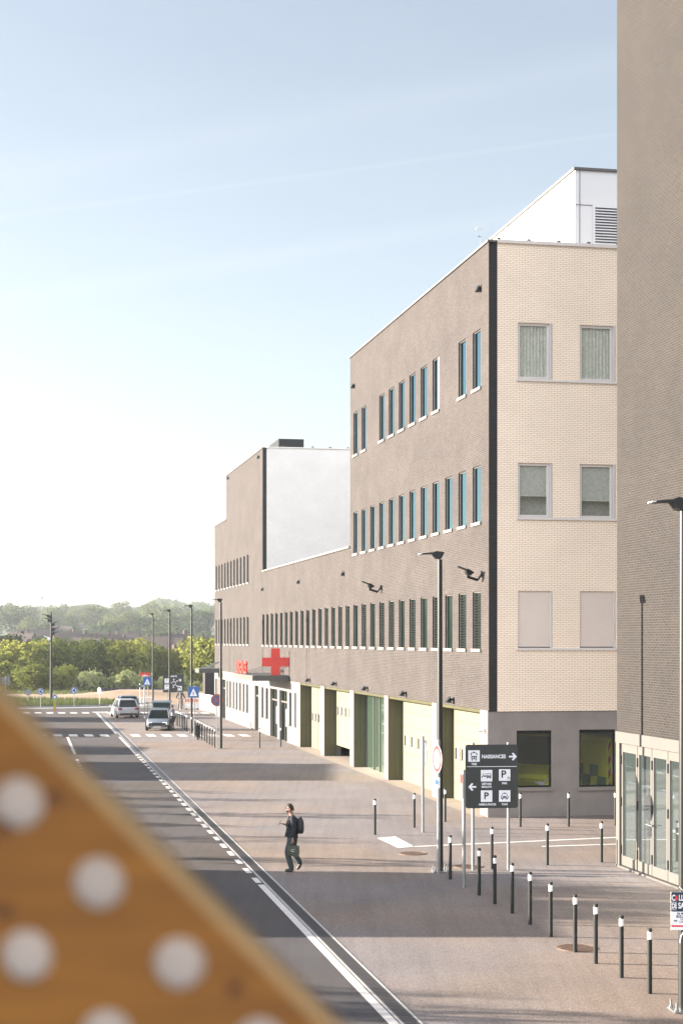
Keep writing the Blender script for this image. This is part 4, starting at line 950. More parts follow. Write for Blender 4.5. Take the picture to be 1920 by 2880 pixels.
m = MB(); m.prism([(-.10, 1.30), (-.06, 1.30), (.03, 1.20), (.03, 1.28), (.10, 1.28), (.10, 1.08), (-.08, 1.08), (-.08, 1.15), (-.01, 1.15), (-.10, 1.25)], -.098, -.095); m.build('white_arrow', M_WSIGN, pl)
t = thing('square_sign', 'pair of grey sign backs on one post at the left edge', 'sign', ((15.8-960)/4600*135, 135, .008), 0)
m = MB(); m.tube((0, -.03, 0), (0, -.03, 3.25), .035, n=8); m.build('post', M_GALV, t); m = MB(); m.cbox((0, 0, 2.83), (.72, .02, .66)); m.build('plate', M_KERB, t)
# tall mast with six wings
Y = 160.2; X = (143.8-960)/4600*Y
t = thing('lighting_mast', 'tall tapering black lighting mast with six wing shaped lamps on the island', 'lighting mast', (X, Y, 0), 0)
m = MB(); m.tube((0, 0, 0), (0, 0, 8.95), .14, .075, 14); m.build('pole', M_DMETAL, t)
for (zz, sgn, tl, L) in ((8.55, 1, .25, .85), (8.15, 1, .5, .5), (7.75, -1, .5, .55), (7.25, -1, .35, .85), (6.85, -1, .3, .6), (6.35, 1, .45, .65)):
    m = MB(); wing(m, 0, 0, L, 1.3, .3, tilt=tl); o = m.build('lamp_wing', M_WMETAL if zz < 6.5 else M_DMETAL, t, loc=(-.12*sgn, 0, zz)); o.rotation_euler = (0, 0, 0 if sgn > 0 else PI)
# distant stadium light
Y = 1150; X = (118.4-960)/4600*Y
t = thing('floodlight_mast', 'distant thin floodlight mast rising above the wooded hill', 'mast', (X, Y, 18), 0)
m = MB(); m.tube((0, 0, 0), (0, 0, 18.5), .45, .3, 8); m.build('pole', M_WPANEL, t); m = MB(); m.cbox((0, 0, 18), (1.6, .5, 2.0)); m.build('lamp_panel', M_GALV, t)

# ------------------------------------------------------------------ people
def skin(name, vs, es, m, parent, sub=2, smooth=True):
    me = bpy.data.meshes.new(name); bm = bmesh.new(); lay = bm.verts.layers.skin.verify(); bv = []
    for i, (p, r) in enumerate(vs):
        v = bm.verts.new(p); v[lay].radius = (r, r) if not isinstance(r, tuple) else r; v[lay].use_root = (i == 0); bv.append(v)
    for a, b_ in es: bm.edges.new((bv[a], bv[b_]))
    bm.to_mesh(me); bm.free()
    o = bpy.data.objects.new(name, me); COL.objects.link(o)
    md = o.modifiers.new('skin', 'SKIN'); md.use_smooth_shade = True; md.branch_smoothing = .6
    md = o.modifiers.new('sub', 'SUBSURF'); md.levels = sub; md.render_levels = sub
    bpy.context.view_layer.update()
    me2 = bpy.data.meshes.new_from_object(o.evaluated_get(bpy.context.evaluated_depsgraph_get()))
    o.modifiers.clear(); o.data = me2; me2.materials.clear(); me2.materials.append(m); me2.name = name
    o.parent = parent; return o
def blob(m, c, r, n=12, k=8):
    rings = []
    for j in range(k+1):
        ph = -PI/2+PI*j/k; rr = max(.001, math.cos(ph)); rings.append([(c[0]+r[0]*rr*math.cos(2*PI*i/n), c[1]+r[1]*rr*math.sin(2*PI*i/n), c[2]+r[2]*math.sin(ph)) for i in range(n)])
    m.loft(rings)
def chain(V, E, pts, start=None):
    """append a chain of (point, radius); returns the last index"""
    last = start
    for p in pts:
        V.append(p); i = len(V)-1
        if last is not None: E.append((last, i))
        last = i
    return last
def person(label, loc, rz, J, top, legs, hairm, sleeve=1.0, skirt=None, shoe=M_SHOE, bulky=1.0, bald=False, glasses=False, headm=None):
    t = thing('person', label, 'person', loc, rz)
    g = J
    def mid(a, b_, f=.5): return tuple(a[i]*(1-f)+b_[i]*f for i in range(3))
    V = []; E = []
    pel = chain(V, E, [(g['pelvis'], .10)])
    ch = chain(V, E, [(g['belly'], .10), (g['chest'], .12), (g['neckb'], .06), (g['neck'], .052), (g['chin'], .062), (g['head'], .095), (g['crown'], .062)], pel)
    cidx = pel+2; hidx = pel+6
    V.append((g['nose'], .016)); E.append((pel+5, len(V)-1))
    for s_ in 'LR':
        chain(V, E, [(g['sh'+s_], .055), (g['el'+s_], .040), (g['wr'+s_], .027), (g['ha'+s_], .034)], cidx)
        hb = len(V)-1; w_ = Vector(g['wr'+s_]); h_ = Vector(g['ha'+s_]); d = (h_-w_).normalized(); side = Vector(g.get('side'+s_, (0, 1, 0)))
        cu = d.cross(side).normalized()
        for q, L in ((-.026, .058), (-.009, .07), (.009, .075), (.026, .066)):
            a = h_+side*q+d*.035; b_ = a+d*L*.55+cu*.008; c = b_+d*L*.4+cu*.028
            chain(V, E, [(tuple(a), .0085), (tuple(b_), .008), (tuple(c), .0065)], hb)
        a = h_-side*.04+d*.0; chain(V, E, [(tuple(a), .010), (tuple(a-side*.012+d*.035+cu*.01), .008)], hb)
        chain(V, E, [(g['hip'+s_], .085), (g['kn'+s_], .058), (g['an'+s_], .034), (g['ba'+s_], .024), (g['to'+s_], .014)], pel)
    skin('body', V, E, headm or M_SKIN, t, 1)
    # clothing
    V = []; E = []; b = bulky
    a = chain(V, E, [(g['belly'], (.135*b, .15*b)), (g['chest'], (.15*b, .17*b)), (g['neckb'], .075)]); chain(V, E, [(g['hem'], (.135*b, .145*b))], 0)
    for s_ in 'LR':
        pts = [(g['sh'+s_], .078*b), (mid(g['sh'+s_], g['el'+s_]), .064*b)]
        if sleeve > .4: pts += [(g['el'+s_], .056*b), (mid(g['el'+s_], g['wr'+s_], .95), .042*b)]
        chain(V, E, pts, 1)
    skin('jumper' if sleeve > .4 else 'shirt', V, E, top, t, 2)
    V = []; E = []; chain(V, E, [(g['pelvis'], (.13, .145))])
    ex = 1.0
    for s_ in 'LR':
        pts = [(g['hip'+s_], .125), (mid(g['hip'+s_], g['kn'+s_]), .112), (g['kn'+s_], .092)]
        if skirt != 'shorts': pts += [(mid(g['kn'+s_], g['an'+s_]), .082), (mid(g['kn'+s_], g['an'+s_], 1.12), .080)]
        chain(V, E, pts, 0)
    skin('shorts' if skirt == 'shorts' else 'trousers', V, E, legs, t, 2)
    for s_ in 'LR':
        an, ba, to = g['an'+s_], g['ba'+s_], g['to'+s_]; he = g['he'+s_]
        V = []; E = []; chain(V, E, [(mid(he, an, 1.0), .058), (he, .046), (ba, .052), (to, .036)]); skin('shoe', V, E, shoe, t, 2)
    hd = Vector(g['head']); f = Vector(g.get('face', (0, 1, 0)))
    side = Vector((-f.y, f.x, 0))
    for s_ in (1, -1):
        m = MB(); e = hd+side*.092*s_-f*.005+Vector((0, 0, -.03)); blob(m, e, (.014+.01*abs(f.y), .014+.01*abs(f.x), .032), 8, 6); m.build('ear', headm or M_SKIN, t, smooth=True)
        m = MB(); e = hd+side*.034*s_+f*.090+Vector((0, 0, -.005)); blob(m, e, (.012, .012, .009), 8, 6); m.build('eye', M_BLACK, t, smooth=True)
    m = MB(); e = hd+f*.078+Vector((0, 0, -.085)); blob(m, e, (.012+.016*abs(f.y), .012+.016*abs(f.x), .008), 8, 5); m.build('mouth', mat('lips', (.16, .06, .05), .5), t, smooth=True)
    if not bald:
        m = MB(); rings = []
        n = 14
        for j in range(8):
            ph = R(-8)+R(98)*j/7; rr = max(.002, math.cos(ph)); ring_ = []
            for i in range(n):
                a = 2*PI*i/n; dx = math.cos(a); dy = math.sin(a); fr = dx*f.x+dy*f.y
                z = .118*math.sin(ph)+(.062*fr if fr > 0 else .085*fr)*(1-j/7)**1.3+.012*(1-j/7)
                ring_.append((hd.x+.108*rr*dx-f.x*.014, hd.y+.108*rr*dy-f.y*.014, hd.z+z+.005))
            rings.append(ring_)
        m.loft(rings); m.build('hair', hairm, t, smooth=True)
    else:
        m = MB(); blob(m, hd+Vector((0, 0, .02))-f*.008, (.1, .1, .1), 14, 10); m.build('cropped_hair', hairm, t, smooth=True)
    if glasses:
        m = MB()
        for s_ in (1, -1):
            c = hd+side*.034*s_+f*.104+Vector((0, 0, -.004)); blob(m, c, (.010+.020*abs(f.y), .010+.020*abs(f.x), .020), 10, 6)
            m.tube(c+side*.03*s_, hd+side*.093*s_+Vector((0, 0, .0)), .004, n=5)
        m.build('sunglasses', M_BLACK, t)
    return t
# walking man: forward = -x in the world; local y is forward, x is right
JW = dict(pelvis=(0, -.075, .95), belly=(0, -.08, 1.10), chest=(0, -.085, 1.33), neckb=(0, -.075, 1.50), neck=(0, -.055, 1.56), chin=(0, .0, 1.625), head=(0, -.015, 1.70), crown=(0, -.03, 1.77), nose=(0, .085, 1.672), hem=(0, -.07, 1.02),
  shL=(-.17, -.10, 1.45), elL=(-.25, -.155, 1.18), wrL=(-.24, -.105, .915), haL=(-.24, -.095, .84), sideL=(.0, 1, 0),
  shR=(.17, -.09, 1.45), elR=(.23, -.03, 1.18), wrR=(.16, .12, 1.245), haR=(.13, .185, 1.265), sideR=(1, 0, 0),
  hipL=(-.09, -.08, .90), knL=(-.095, .045, .52), anL=(-.09, -.07, .10), heL=(-.09, -.115, .045), baL=(-.09, .04, .045), toL=(-.09, .115, .032),
  hipR=(.09, -.09, .90), knR=(.095, -.115, .50), anR=(.09, -.285, .225), heR=(.09, -.33, .22), baR=(.09, -.25, .095), toR=(.09, -.205, .04))
WX, WY = -1.40, 43.75
wk = person('man in dark jumper and sunglasses walking with a phone, backpack and green bag', (WX, WY, .008), PI/2, JW, M_NAVY, M_JEAN, M_HAIR, glasses=True, bulky=1.2)
m = MB(); blob(m, (0, .052, 1.625), (.05, .045, .05), 10, 6); m.build('beard', mat('brown_beard', (.07, .04, .028), .9), wk, smooth=True)
t = thing('phone', 'dark phone held up in the hand of the walking man', 'phone', (WX-.255, WY+.12, 1.30), PI/2)
m = MB(); m.M = Matrix.Rotation(R(35), 4, 'X'); m.cbox((0, 0, .0), (.072, .008, .15)); bevel(m.build('case', M_BLACK, t), .003, 2); m = MB(); m.M = Matrix.Rotation(R(35), 4, 'X'); m.face([(-.032, -.0045, -.07), (.032, -.0045, -.07), (.032, -.0045, .07), (-.032, -.0045, .07)]); m.build('screen', M_DGLASS, t, fixn=False)
t = thing('backpack', 'rounded black backpack worn by the walking man', 'backpack', (WX+.30, WY, 1.03), PI/2)
m = MB(); rings = []
for z, hw, hd_ in ((0, .11, .06), (.02, .14, .085), (.12, .16, .10), (.28, .155, .095), (.37, .125, .07), (.42, .07, .035), (.43, .03, .01)):
    rings.append([(hw*math.copysign(abs(math.cos(2*PI*i/20))**.6, math.cos(2*PI*i/20)), hd_*math.copysign(abs(math.sin(2*PI*i/20))**.6, math.sin(2*PI*i/20)), z) for i in range(20)])
m.loft(rings); m.build('sack', M_BLACK, t, smooth=True)
m = MB(); rr_ = [Vector((.0+.05*math.cos(k*PI/6), -.02, .42+.035*math.sin(k*PI/6))) for k in range(7)]
for k in range(6): m.tube(rr_[k], rr_[k+1], .008, n=6)
m.build('handle', M_DMETAL, t)
for s_ in (-1, 1):
    m = MB(); pts = [Vector((s_*.12, .07, .36)), Vector((s_*.13, .19, .46)), Vector((s_*.13, .32, .44)), Vector((s_*.15, .36, .30)), Vector((s_*.15, .30, .12)), Vector((s_*.13, .10, .05))]
    for k in range(5): m.tube(pts[k], pts[k+1], .018, n=6)
    m.build('strap', M_BLACK, t)
t = thing('tote_bag', 'green shopping bag with white script held by the walking man', 'bag', (WX+.12, WY-.245, .42), 0)
m = MB(); m.loft([[(-.16, -.03, .06), (.14, -.03, .0), (.14, .04, .0), (-.16, .04, .06)][::1], [(-.155, -.045, .16), (.165, -.045, .12), (.165, .05, .12), (-.155, .05, .16)], [(-.15, -.035, .30), (.155, -.035, .31), (.155, .035, .31), (-.15, .035, .30)]], cap=True)
m.build('sack', M_OLIVEB, t)
m = MB(); hp = [Vector((-.10, 0, .30)), Vector((-.05, 0, .37)), Vector((-.01, 0, .40)), Vector((.03, 0, .37)), Vector((.06, 0, .30))]
for k in range(4): m.tube(hp[k], hp[k+1], .008, n=6)
m.build('handle', M_OLIVEB, t)
m = MB()
for row, (z0, L) in enumerate(((.20, .12), (.16, .08))):
    n = 14; pr = None
    for k in range(n):
        q = Vector((-.01-L/2+L*k/n, -.05, z0+.012*math.sin(k*2.3+row)+.02*(k/n)*(1-row)))
        if pr is not None: m.tube(pr, q, .003, n=4)
        pr = q
m.build('script', M_WSIGN, t)
# man in white shirt leaning on the silver car
JM = dict(pelvis=(0, 0, .90), belly=(0, .01, 1.06), chest=(0, .02, 1.28), neckb=(0, .03, 1.44), neck=(0, .05, 1.50), chin=(0, .08, 1.56), head=(0, .07, 1.64), crown=(0, .06, 1.71), nose=(0, .165, 1.60), hem=(0, 0, .95),
  shL=(-.19, .02, 1.40), elL=(-.34, .03, 1.14), wrL=(-.24, .10, .98), haL=(-.18, .13, .95), sideL=(0, 0, 1), shR=(.19, .03, 1.40), elR=(.30, .14, 1.17), wrR=(.36, .34, 1.16), haR=(.37, .42, 1.16), sideR=(1, 0, 0),
  hipL=(-.10, 0, .87), knL=(-.13, .03, .48), anL=(-.14, -.01, .10), heL=(-.14, -.05, .045), baL=(-.14, .07, .045), toL=(-.145, .16, .035), hipR=(.10, 0, .87), knR=(.12, .06, .48), anR=(.13, .0, .10), heR=(.13, -.04, .045), baR=(.13, .08, .045), toR=(.135, .17, .035))
mx_, my_ = (486-960)/4600*112.6, 112.6
M_SKIN2 = mat('darker_skin', (.13, .07, .05), .55)
pm = person('man in white shirt and black shorts standing beside the silver car', (mx_, my_, .008), R(60), JM, M_WSHIRT, M_BLACK, mat('short_grey_hair', (.06, .05, .045), .9), sleeve=.3, skirt='shorts', bald=True, headm=M_SKIN2)
t = thing('handbag', 'small dark bag hanging from the hand of the man in white', 'bag', (mx_-.42, my_+.15, .78), 0)
m = MB(); blob(m, (0, 0, 0), (.17, .09, .12), 12, 8); m.build('sack', M_BLACK, t, smooth=True); m = MB(); m.tube((-.06, 0, .1), (0, 0, .36), .01, n=5); m.tube((.06, 0, .1), (0, 0, .36), .01, n=5); m.build('handle', M_BLACK, t)
# person in dark hoodie walking away
JH = dict(pelvis=(0, 0, .92), belly=(0, 0, 1.08), chest=(0, 0, 1.30), neckb=(0, .01, 1.46), neck=(0, .03, 1.52), chin=(0, .07, 1.58), head=(0, .04, 1.66), crown=(0, .03, 1.73), nose=(0, .14, 1.62), hem=(0, 0, .88),
  shL=(-.19, 0, 1.42), elL=(-.33, -.02, 1.15), wrL=(-.40, .05, .93), haL=(-.42, .07, .86), sideL=(0, 1, 0), shR=(.19, 0, 1.42), elR=(.33, -.04, 1.15), wrR=(.42, .02, .94), haR=(.45, .04, .87), sideR=(0, 1, 0),
  hipL=(-.10, 0, .88), knL=(-.16, .03, .48), anL=(-.22, -.04, .10), heL=(-.22, -.08, .045), baL=(-.23, .04, .045), toL=(-.24, .13, .035), hipR=(.10, 0, .88), knR=(.12, .08, .48), anR=(.10, .02, .10), heR=(.10, -.02, .045), baR=(.11, .10, .045), toR=(.12, .19, .035))
ph_ = person('person in dark hooded jacket and beige trousers walking away below the exit sign', ((507.6-960)/4600*147, 147, .008), R(-8), JH, mat('black_jacket', (.012, .014, .014), .9), M_BEIGE, M_HAIR, bulky=1.18)
m = MB()
for z, w_ in ((1.38, .22), (1.32, .18), (1.26, .22), (1.20, .15)): m.cbox((0, -.205, z), (w_, .012, .022))
m.build('back_print', M_KERB, ph_)

# ------------------------------------------------------------------ cars
def car(label, loc, rz, L, W, H, paint, kind='hatch', tail=True, lights=False, open_boot=False, group='cars near the crossing'):
    """y forward, origin under the middle"""
    t = thing('car', label, 'car', loc, rz, group)
    h = L/2; belt = H*.60; w_ = W/2
    S = [(-h, .34, belt*.80, .82), (-h+.10, .24, belt*.98, .93), (-h+.5, .2, belt*1.02, .99), (-.3, .18, belt*1.0, 1.0), (h-1.25, .18, belt*.97, .99), (h-.95, .2, belt*.92, .97), (h-.35, .24, belt*.78, .91), (h-.06, .28, belt*.62, .80), (h, .34, belt*.52, .70)]
    m = MB(); rings = []
    for y, zb, zt_, k in S:
        ww = w_*k; rings.append([(-ww*.9, y, zb), (-ww, y, zb+.12), (-ww, y, (zb+zt_)/2), (-ww*.97, y, zt_-.08), (-ww*.88, y, zt_), (ww*.88, y, zt_), (ww*.97, y, zt_-.08), (ww, y, (zb+zt_)/2), (ww, y, zb+.12), (ww*.9, y, zb)])
    m.loft(rings); body = m.build('body', paint, t, smooth=False); bevel(body, .025, 2)
    for p in body.data.polygons: p.use_smooth = True
    # cabin
    yb, yt0, yt1, yf = -h+.12, -h+.42, h-1.95, h-1.12
    def ring4(y0, y1, z, ww): return [(-ww, y0, z), (ww, y0, z), (ww, y1, z), (-ww, y1, z)]
    m = MB(); m.loft([ring4(yb, yf, belt*.97, w_*.88), ring4(yb+.18, yf-.45, (belt+H)/2, w_*.80), ring4(yt0, yt1, H-.05, w_*.70)]); m.build('windows', M_CGLASS, t)
    m = MB(); m.loft([ring4(yt0-.03, yt1+.05, H-.07, w_*.735), ring4(yt0+.05, yt1-.05, H, w_*.66)]); bevel(m.build('roof', paint, t), .02, 2)
    m = MB()
    for s_ in (-1, 1):
        m.tube((s_*w_*.88, yf, belt*.97), (s_*w_*.71, yt1, H-.05), .035, n=6); m.tube((s_*w_*.88, yb, belt*.98), (s_*w_*.71, yt0, H-.05), .06, n=6); m.tube((s_*w_*.89, -.25, belt*.98), (s_*w_*.71, -.25, H-.05), .03, n=6)
    m.build('pillar', paint, t)
    for y in (-h+.75, h-.78):
        for s_ in (-1, 1):
            m = MB(); m.tube((s_*(w_-.17), y, .30), (s_*(w_+.01), y, .30), .30, n=20); wh_ = m.build('wheel', M_TIRE, t)
            m = MB(); m.tube((s_*(w_-.02), y, .30), (s_*(w_+.02), y, .30), .19, n=14); m.build('rim', M_RIM, wh_)
    for s_ in (-1, 1):
        m = MB(); z = belt*.83
        m.cbox((s_*w_*.74, -h+.05, z), (.28, .14, .17)); bevel(m.build('tail_light', M_TAIL, t), .03)
        m = MB(); m.cbox((s_*w_*.60, h-.10, belt*.60), (.30, .16, .16)); bevel(m.build('headlight', M_LAMPON if lights else M_WSIGN, t), .04)
        m = MB(); blob(m, (s_*(w_+.10), yf-.30, belt*1.02), (.09, .05, .07), 10, 6); m.build('mirror', paint, t, smooth=True)
    m = MB(); m.cbox((0, -h-.012, belt*.55), (.52, .02, .11)); m.build('number_plate', mat('plate', (.35, .33, .30), .5), t)
    m = MB(); m.cbox((0, h+.005, belt*.34), (.52, .02, .11)); m.build('number_plate', mat('plate', (.35, .33, .30), .5), t)
    m = MB(); m.cbox((0, -h+.01, .33), (W*.78, .06, .16)); m.build('bumper_insert', M_BLACK, t); m = MB(); m.cbox((0, h-.01, belt*.5), (W*.42, .05, .07)); m.build('grille', M_BLACK, t)
    if open_boot:
        m = MB(); y0 = yt0; m.poly([(-w_*.68, y0, H), (w_*.68, y0, H), (w_*.80, y0-.55, H+.42), (w_*.78, y0-.62, H+.52), (-w_*.78, y0-.62, H+.52), (-w_*.80, y0-.55, H+.42), ], [(0, 1, 2, 5), (5, 2, 3, 4)])
        m.cbox((0, y0-.72, H+.44), (W*.86, .10, .14)); g_ = m.build('open_tailgate', paint, t)
        m = MB(); m.poly([(-w_*.72, y0-.1, H-.02), (w_*.72, y0-.1, H-.02), (w_*.80, y0-.66, H+.40), (-w_*.80, y0-.66, H+.40)], [(0, 1, 2, 3)]); m.build('tailgate_window', M_CGLASS, g_, fixn=False)
        m = MB(); m.poly([(-w_*.64, y0-.04, H+.07), (w_*.64, y0-.04, H+.07), (w_*.74, y0-.45, H+.385), (-w_*.74, y0-.45, H+.385)], [(0, 1, 2, 3)]); m.build('tailgate_window', M_DGLASS, g_, fixn=False)
    return t
M_CW = mat('white_car_paint', (.30, .30, .31), .28, var=.02); M_CB = mat('blue_car_paint', (.035, .07, .12), .25, var=.02); M_CS = mat('silver_car_paint', (.17, .20, .235), .28, metal=.3, var=.02)
car('white hatchback parked with its back to the viewer', (-17.45, 131.4, .008), R(17), 4.2, 1.76, 1.50, M_CW)
car('blue car parked ahead of the white hatchback', (-17.95, 136.6, .008), R(14), 4.1, 1.74, 1.58, M_CB)
car('silver car facing the viewer with lit headlights and raised tailgate', (-12.60, 113.2, .008), R(180+2), 3.8, 1.66, 1.42, M_CS, lights=True, open_boot=True)

# ambulances in the garage
def ambulance(label, a, b, rz):
    t = thing('ambulance', label, 'ambulance', st(a, b, .02), rz, 'ambulances inside the garage')
    my = mat('ambulance_yellow', (.70, .70, .03), .35, var=.03); mg = mat('ambulance_green', (.01, .16, .10), .35, var=.03)
    def rg(y, zb, zt_, w_, k=.9): return [(-w_*.95, y, zb), (-w_, y, zb+.2), (-w_, y, zt_-.25), (-w_*k, y, zt_), (w_*k, y, zt_), (w_, y, zt_-.25), (w_, y, zb+.2), (w_*.95, y, zb)]
    m = MB(); m.loft([rg(-3.0, .4, 2.6, .95), rg(1.2, .4, 2.65, 1.0), rg(1.75, .4, 2.2, .98), rg(2.35, .38, 1.28, .96), rg(2.95, .4, 1.05, .90), rg(3.1, .45, .85, .80)]); bevel(m.build('body', my, t), .03)
    m = MB()
    for s_ in (-1, 1):
        for k in range(7):
            for r_ in range(2):
                if (k+r_) % 2 == 0: m.cbox((s_*1.004, -2.7+k*.6, .95+r_*.4), (.012, .6, .4))
    m.build('green_check', mg, t)
    m = MB(); m.poly([(-.82, 1.80, 2.16), (.82, 1.80, 2.16), (.88, 2.36, 1.32), (-.88, 2.36, 1.32)], [(0, 1, 2, 3)]); m.build('windscreen', M_CGLASS, t, fixn=False)
    m = MB()
    for s_ in (-1, 1): m.face([(s_*1.006, 1.0, 1.25), (s_*1.006, 1.95, 1.25), (s_*1.006, 1.70, 1.95), (s_*1.006, 1.0, 1.95)])
    m.build('side_window', M_CGLASS, t, fixn=False)
    for s_ in (-1, 1):
        m = MB(); m.poly([(s_*.88, 2.75, 1.02), (s_*.86, 3.10, .86), (s_*.5, 3.13, .84), (s_*.55, 3.0, .94), (s_*.88, 2.8, .82), (s_*.80, 3.12, .72)], [(0, 1, 2, 3), (0, 4, 5, 1), (1, 5, 2)]); m.build('headlight', M_WSIGN, t)
        m = MB(); m.cbox((s_*1.12, 1.75, 1.45), (.14, .10, .30)); bevel(m.build('mirror', M_WMETAL, t), .03)
        for y in (-1.9, 2.05):
            m = MB(); m.tube((s_*.75, y, .36), (s_*.99, y, .36), .36, n=20); wh_ = m.build('wheel', M_TIRE, t); m = MB(); m.tube((s_*.97, y, .36), (s_*1.0, y, .36), .2, n=12); m.build('rim', M_RIM, wh_)
    m = MB(); m.cbox((0, 1.1, 2.72), (1.5, .3, .14)); m.build('light_bar', mat('light_bar_blue', (.01, .06, .4), .3), t)
    for s_ in (-1, 1):
        m = MB(); m.cbox((s_*.42, -3.0, 1.65), (.70, .03, .75)); m.build('rear_window', M_CURTAIN, t)
    m = MB()
    for k in range(4): m.poly([(-.9, -3.02, .6+k*.5), (-.9, -3.02, .85+k*.5), (-.80, -3.02, 1.0+k*.5), (-.80, -3.02, .75+k*.5)], [(0, 1, 2, 3)])
    m.build('red_chevron', M_RED, t)
    return t
ambulance('yellow and green ambulance seen through the left plinth window, bonnet to the glass', 60.2, 20.6, TH+R(180-42)).scale = (1.2,)*3
ambulance('yellow and green ambulance seen through the right plinth window', 60.0, 21.8, TH+R(8))

# ------------------------------------------------------------------ barrier, hoarding, annex, wall
t = thing('safety_barrier', 'red and white striped plastic safety barrier beside the hoarding', 'barrier', ((540-960)/4600*146, 146, .008), R(4))
m = MB()
for z0, z1 in ((.55, .62), (.95, 1.0), (.12, .2)): m.cbox((0, 0, (z0+z1)/2), (1.25, .05, z1-z0))
for sx_ in (-.6, -.2, .2, .6): m.cbox((sx_, 0, .55), (.05, .05, .9))
m.cbox((0, 0, .35), (1.2, .03, .3)); m.build('rails', M_WSIGN, t)
m = MB()
for k in range(6): m.poly([(-.6+k*.2, -.03, .66), (-.5+k*.2, -.03, .66), (-.5+k*.2, -.03, .92), (-.6+k*.2, -.03, .92)], [(0, 1, 2, 3)])
m.build('red_blocks', M_RED, t, fixn=False)
m = MB(); m.cbox((-.5, 0, .05), (.12, .5, .1)); m.cbox((.5, 0, .05), (.12, .5, .1)); m.build('foot', M_BLACK, t)
hw = thing('hoarding', 'bright white low hoarding wall running from the end of the hospital', 'wall', (-10.6, 139, 0), math.atan2(6.6, -2.0)-PI/2)
m = MB(); m.cbox((0, 3.4, .7), (.12, 6.8, 1.4)); m.build('panel', mat('white_hoarding', (.22, .21, .20), .6, var=.04), hw)
m = MB(); m.cbox((0, 3.4, 1.43), (.18, 6.86, .05)); m.build('top_rail', M_WMETAL, hw)
ax_ = thing('annex', 'low dark brick annex behind the white hoarding', 'building', (-12.35, 148.0, 0), R(6))
m = MB(); wl_ = [(-.1, 0, 0, 0)]
m.face([(0, 0, 0), (7, 0, 0), (7, 0, 3.5), (0, 0, 3.5)], [(0, 0), (7, 0), (7, 3.5), (0, 3.5)]); m.face([(0, 0, 0), (0, 9, 0), (0, 9, 3.5), (0, 0, 3.5)], [(0, 0), (9, 0), (9, 3.5), (0, 3.5)])
m.build('brick_wall', M_BRICK, ax_, fixn=False)
m = MB(); m.box(-.12, 7, -.12, 9, 3.5, 3.62); m.build('roof', M_DMETAL, ax_)
rt = thing('railing', 'low white bicycle railing behind the silver car', 'railing', ((415-960)/4600*150, 150, .008), 0)
m = MB()
for k in range(9): m.tube((-.6+.15*k, 0, 0), (-.6+.15*k, 0, .95), .02, n=6)
m.tube((-.6, 0, .95), (.6, 0, .95), .025, n=6); m.build('bars', M_WSIGN, rt)
gb = thing('low_wall', 'long low dark stone wall at the foot of the bushes', 'wall', (-24.5, 196, 0), 0)
m = MB(); m.cbox((0, 0, .22), (9.0, .6, .5)); m.build('stonework', mat('dark_gabion', (.020, .022, .028), .9, var=.6, scale=6, bump=.6), gb)
m = MB()
for k in range(9): m.cbox((-4+k, -.31, .22), (.03, .02, .5))
m.build('cage_wire', M_GALV, gb)
# litter bin by the bollards
X, Y = at(574, 2090)
bt = thing('litter_bin', 'dark litter bin among the row of bollards', 'bin', (-8.9, 101.5, .008), 0)
m = MB(); m.cbox((0, 0, .55), (.28, .28, .75)); bevel(m.build('bin_body', M_DMETAL, bt), .03); m = MB(); m.cbox((0, 0, 1.0), (.40, .34, .05)); m.build('lid', M_DMETAL, bt); m = MB(); m.cbox((0, 0, .09), (.1, .1, .18)); m.build('stand', M_DMETAL, bt)

# ------------------------------------------------------------------ roundabout island
def islandpt(a, r): return (-32+r*1.15*math.cos(a), 160.3+r*math.sin(a))
m = MB(); n = 64
m.loft([[islandpt(2*PI*k/n, r)+(z,) for k in range(n)] for r, z in ((11.2, .0), (11.2, .13), (10.9, .14), (10.9, .10))], cap=False); tag(m.build('kerb', M_KERB), kind='structure')
m = MB(); n = 64; m.loft([[islandpt(2*PI*k/n, r)+(.004+z,) for k in range(n)] for r, z in ((12.6, 0), (11.2, .008))], cap=False); tag(m.build('island_apron', M_KERBL), kind='structure')
m = MB(); m.loft([[islandpt(2*PI*k/n, r)+(z,) for k in range(n)] for r, z in ((10.9, .10), (8, .25), (4, .35), (.01, .4))]); tag(m.build('island', M_GRASSB), kind='structure')
random.seed(3); m = MB()
for i in range(15000):
    a = random.uniform(0, 2*PI); r = 10.8*math.sqrt(random.random()); x, y = islandpt(a, r)
    if y > 162: continue
    z = .1+.3*(1-r/11); hgt = random.uniform(.15, .5); w_ = random.uniform(.02, .05); d = random.uniform(0, PI); lx, ly = random.uniform(-.12, .12), random.uniform(-.12, .12)
    m.poly([(x-w_*math.cos(d), y-w_*math.sin(d), z), (x+w_*math.cos(d), y+w_*math.sin(d), z), (x+lx, y+ly, z+hgt)], [(0, 1, 2)])
tag(m.build('grass', M_GRASS, fixn=False), 'long green grass growing on the roundabout island', 'grass', kind='stuff')
m = MB()
for i in range(9000):
    x, y = random.uniform(-46, 10), random.uniform(187, 202)
    if -30 < x < -20 and y < 197: continue
    z = tz(x, y); hgt = random.uniform(.1, .4); w_ = random.uniform(.03, .07); d = random.uniform(0, PI)
    m.poly([(x-w_*math.cos(d), y-w_*math.sin(d), z), (x+w_*math.cos(d), y+w_*math.sin(d), z), (x+random.uniform(-.1, .1), y, z+hgt)], [(0, 1, 2)])
tag(m.build('verge_grass', M_GRASS, fixn=False), 'strip of rough grass between the soil and the bushes', 'grass', kind='stuff')

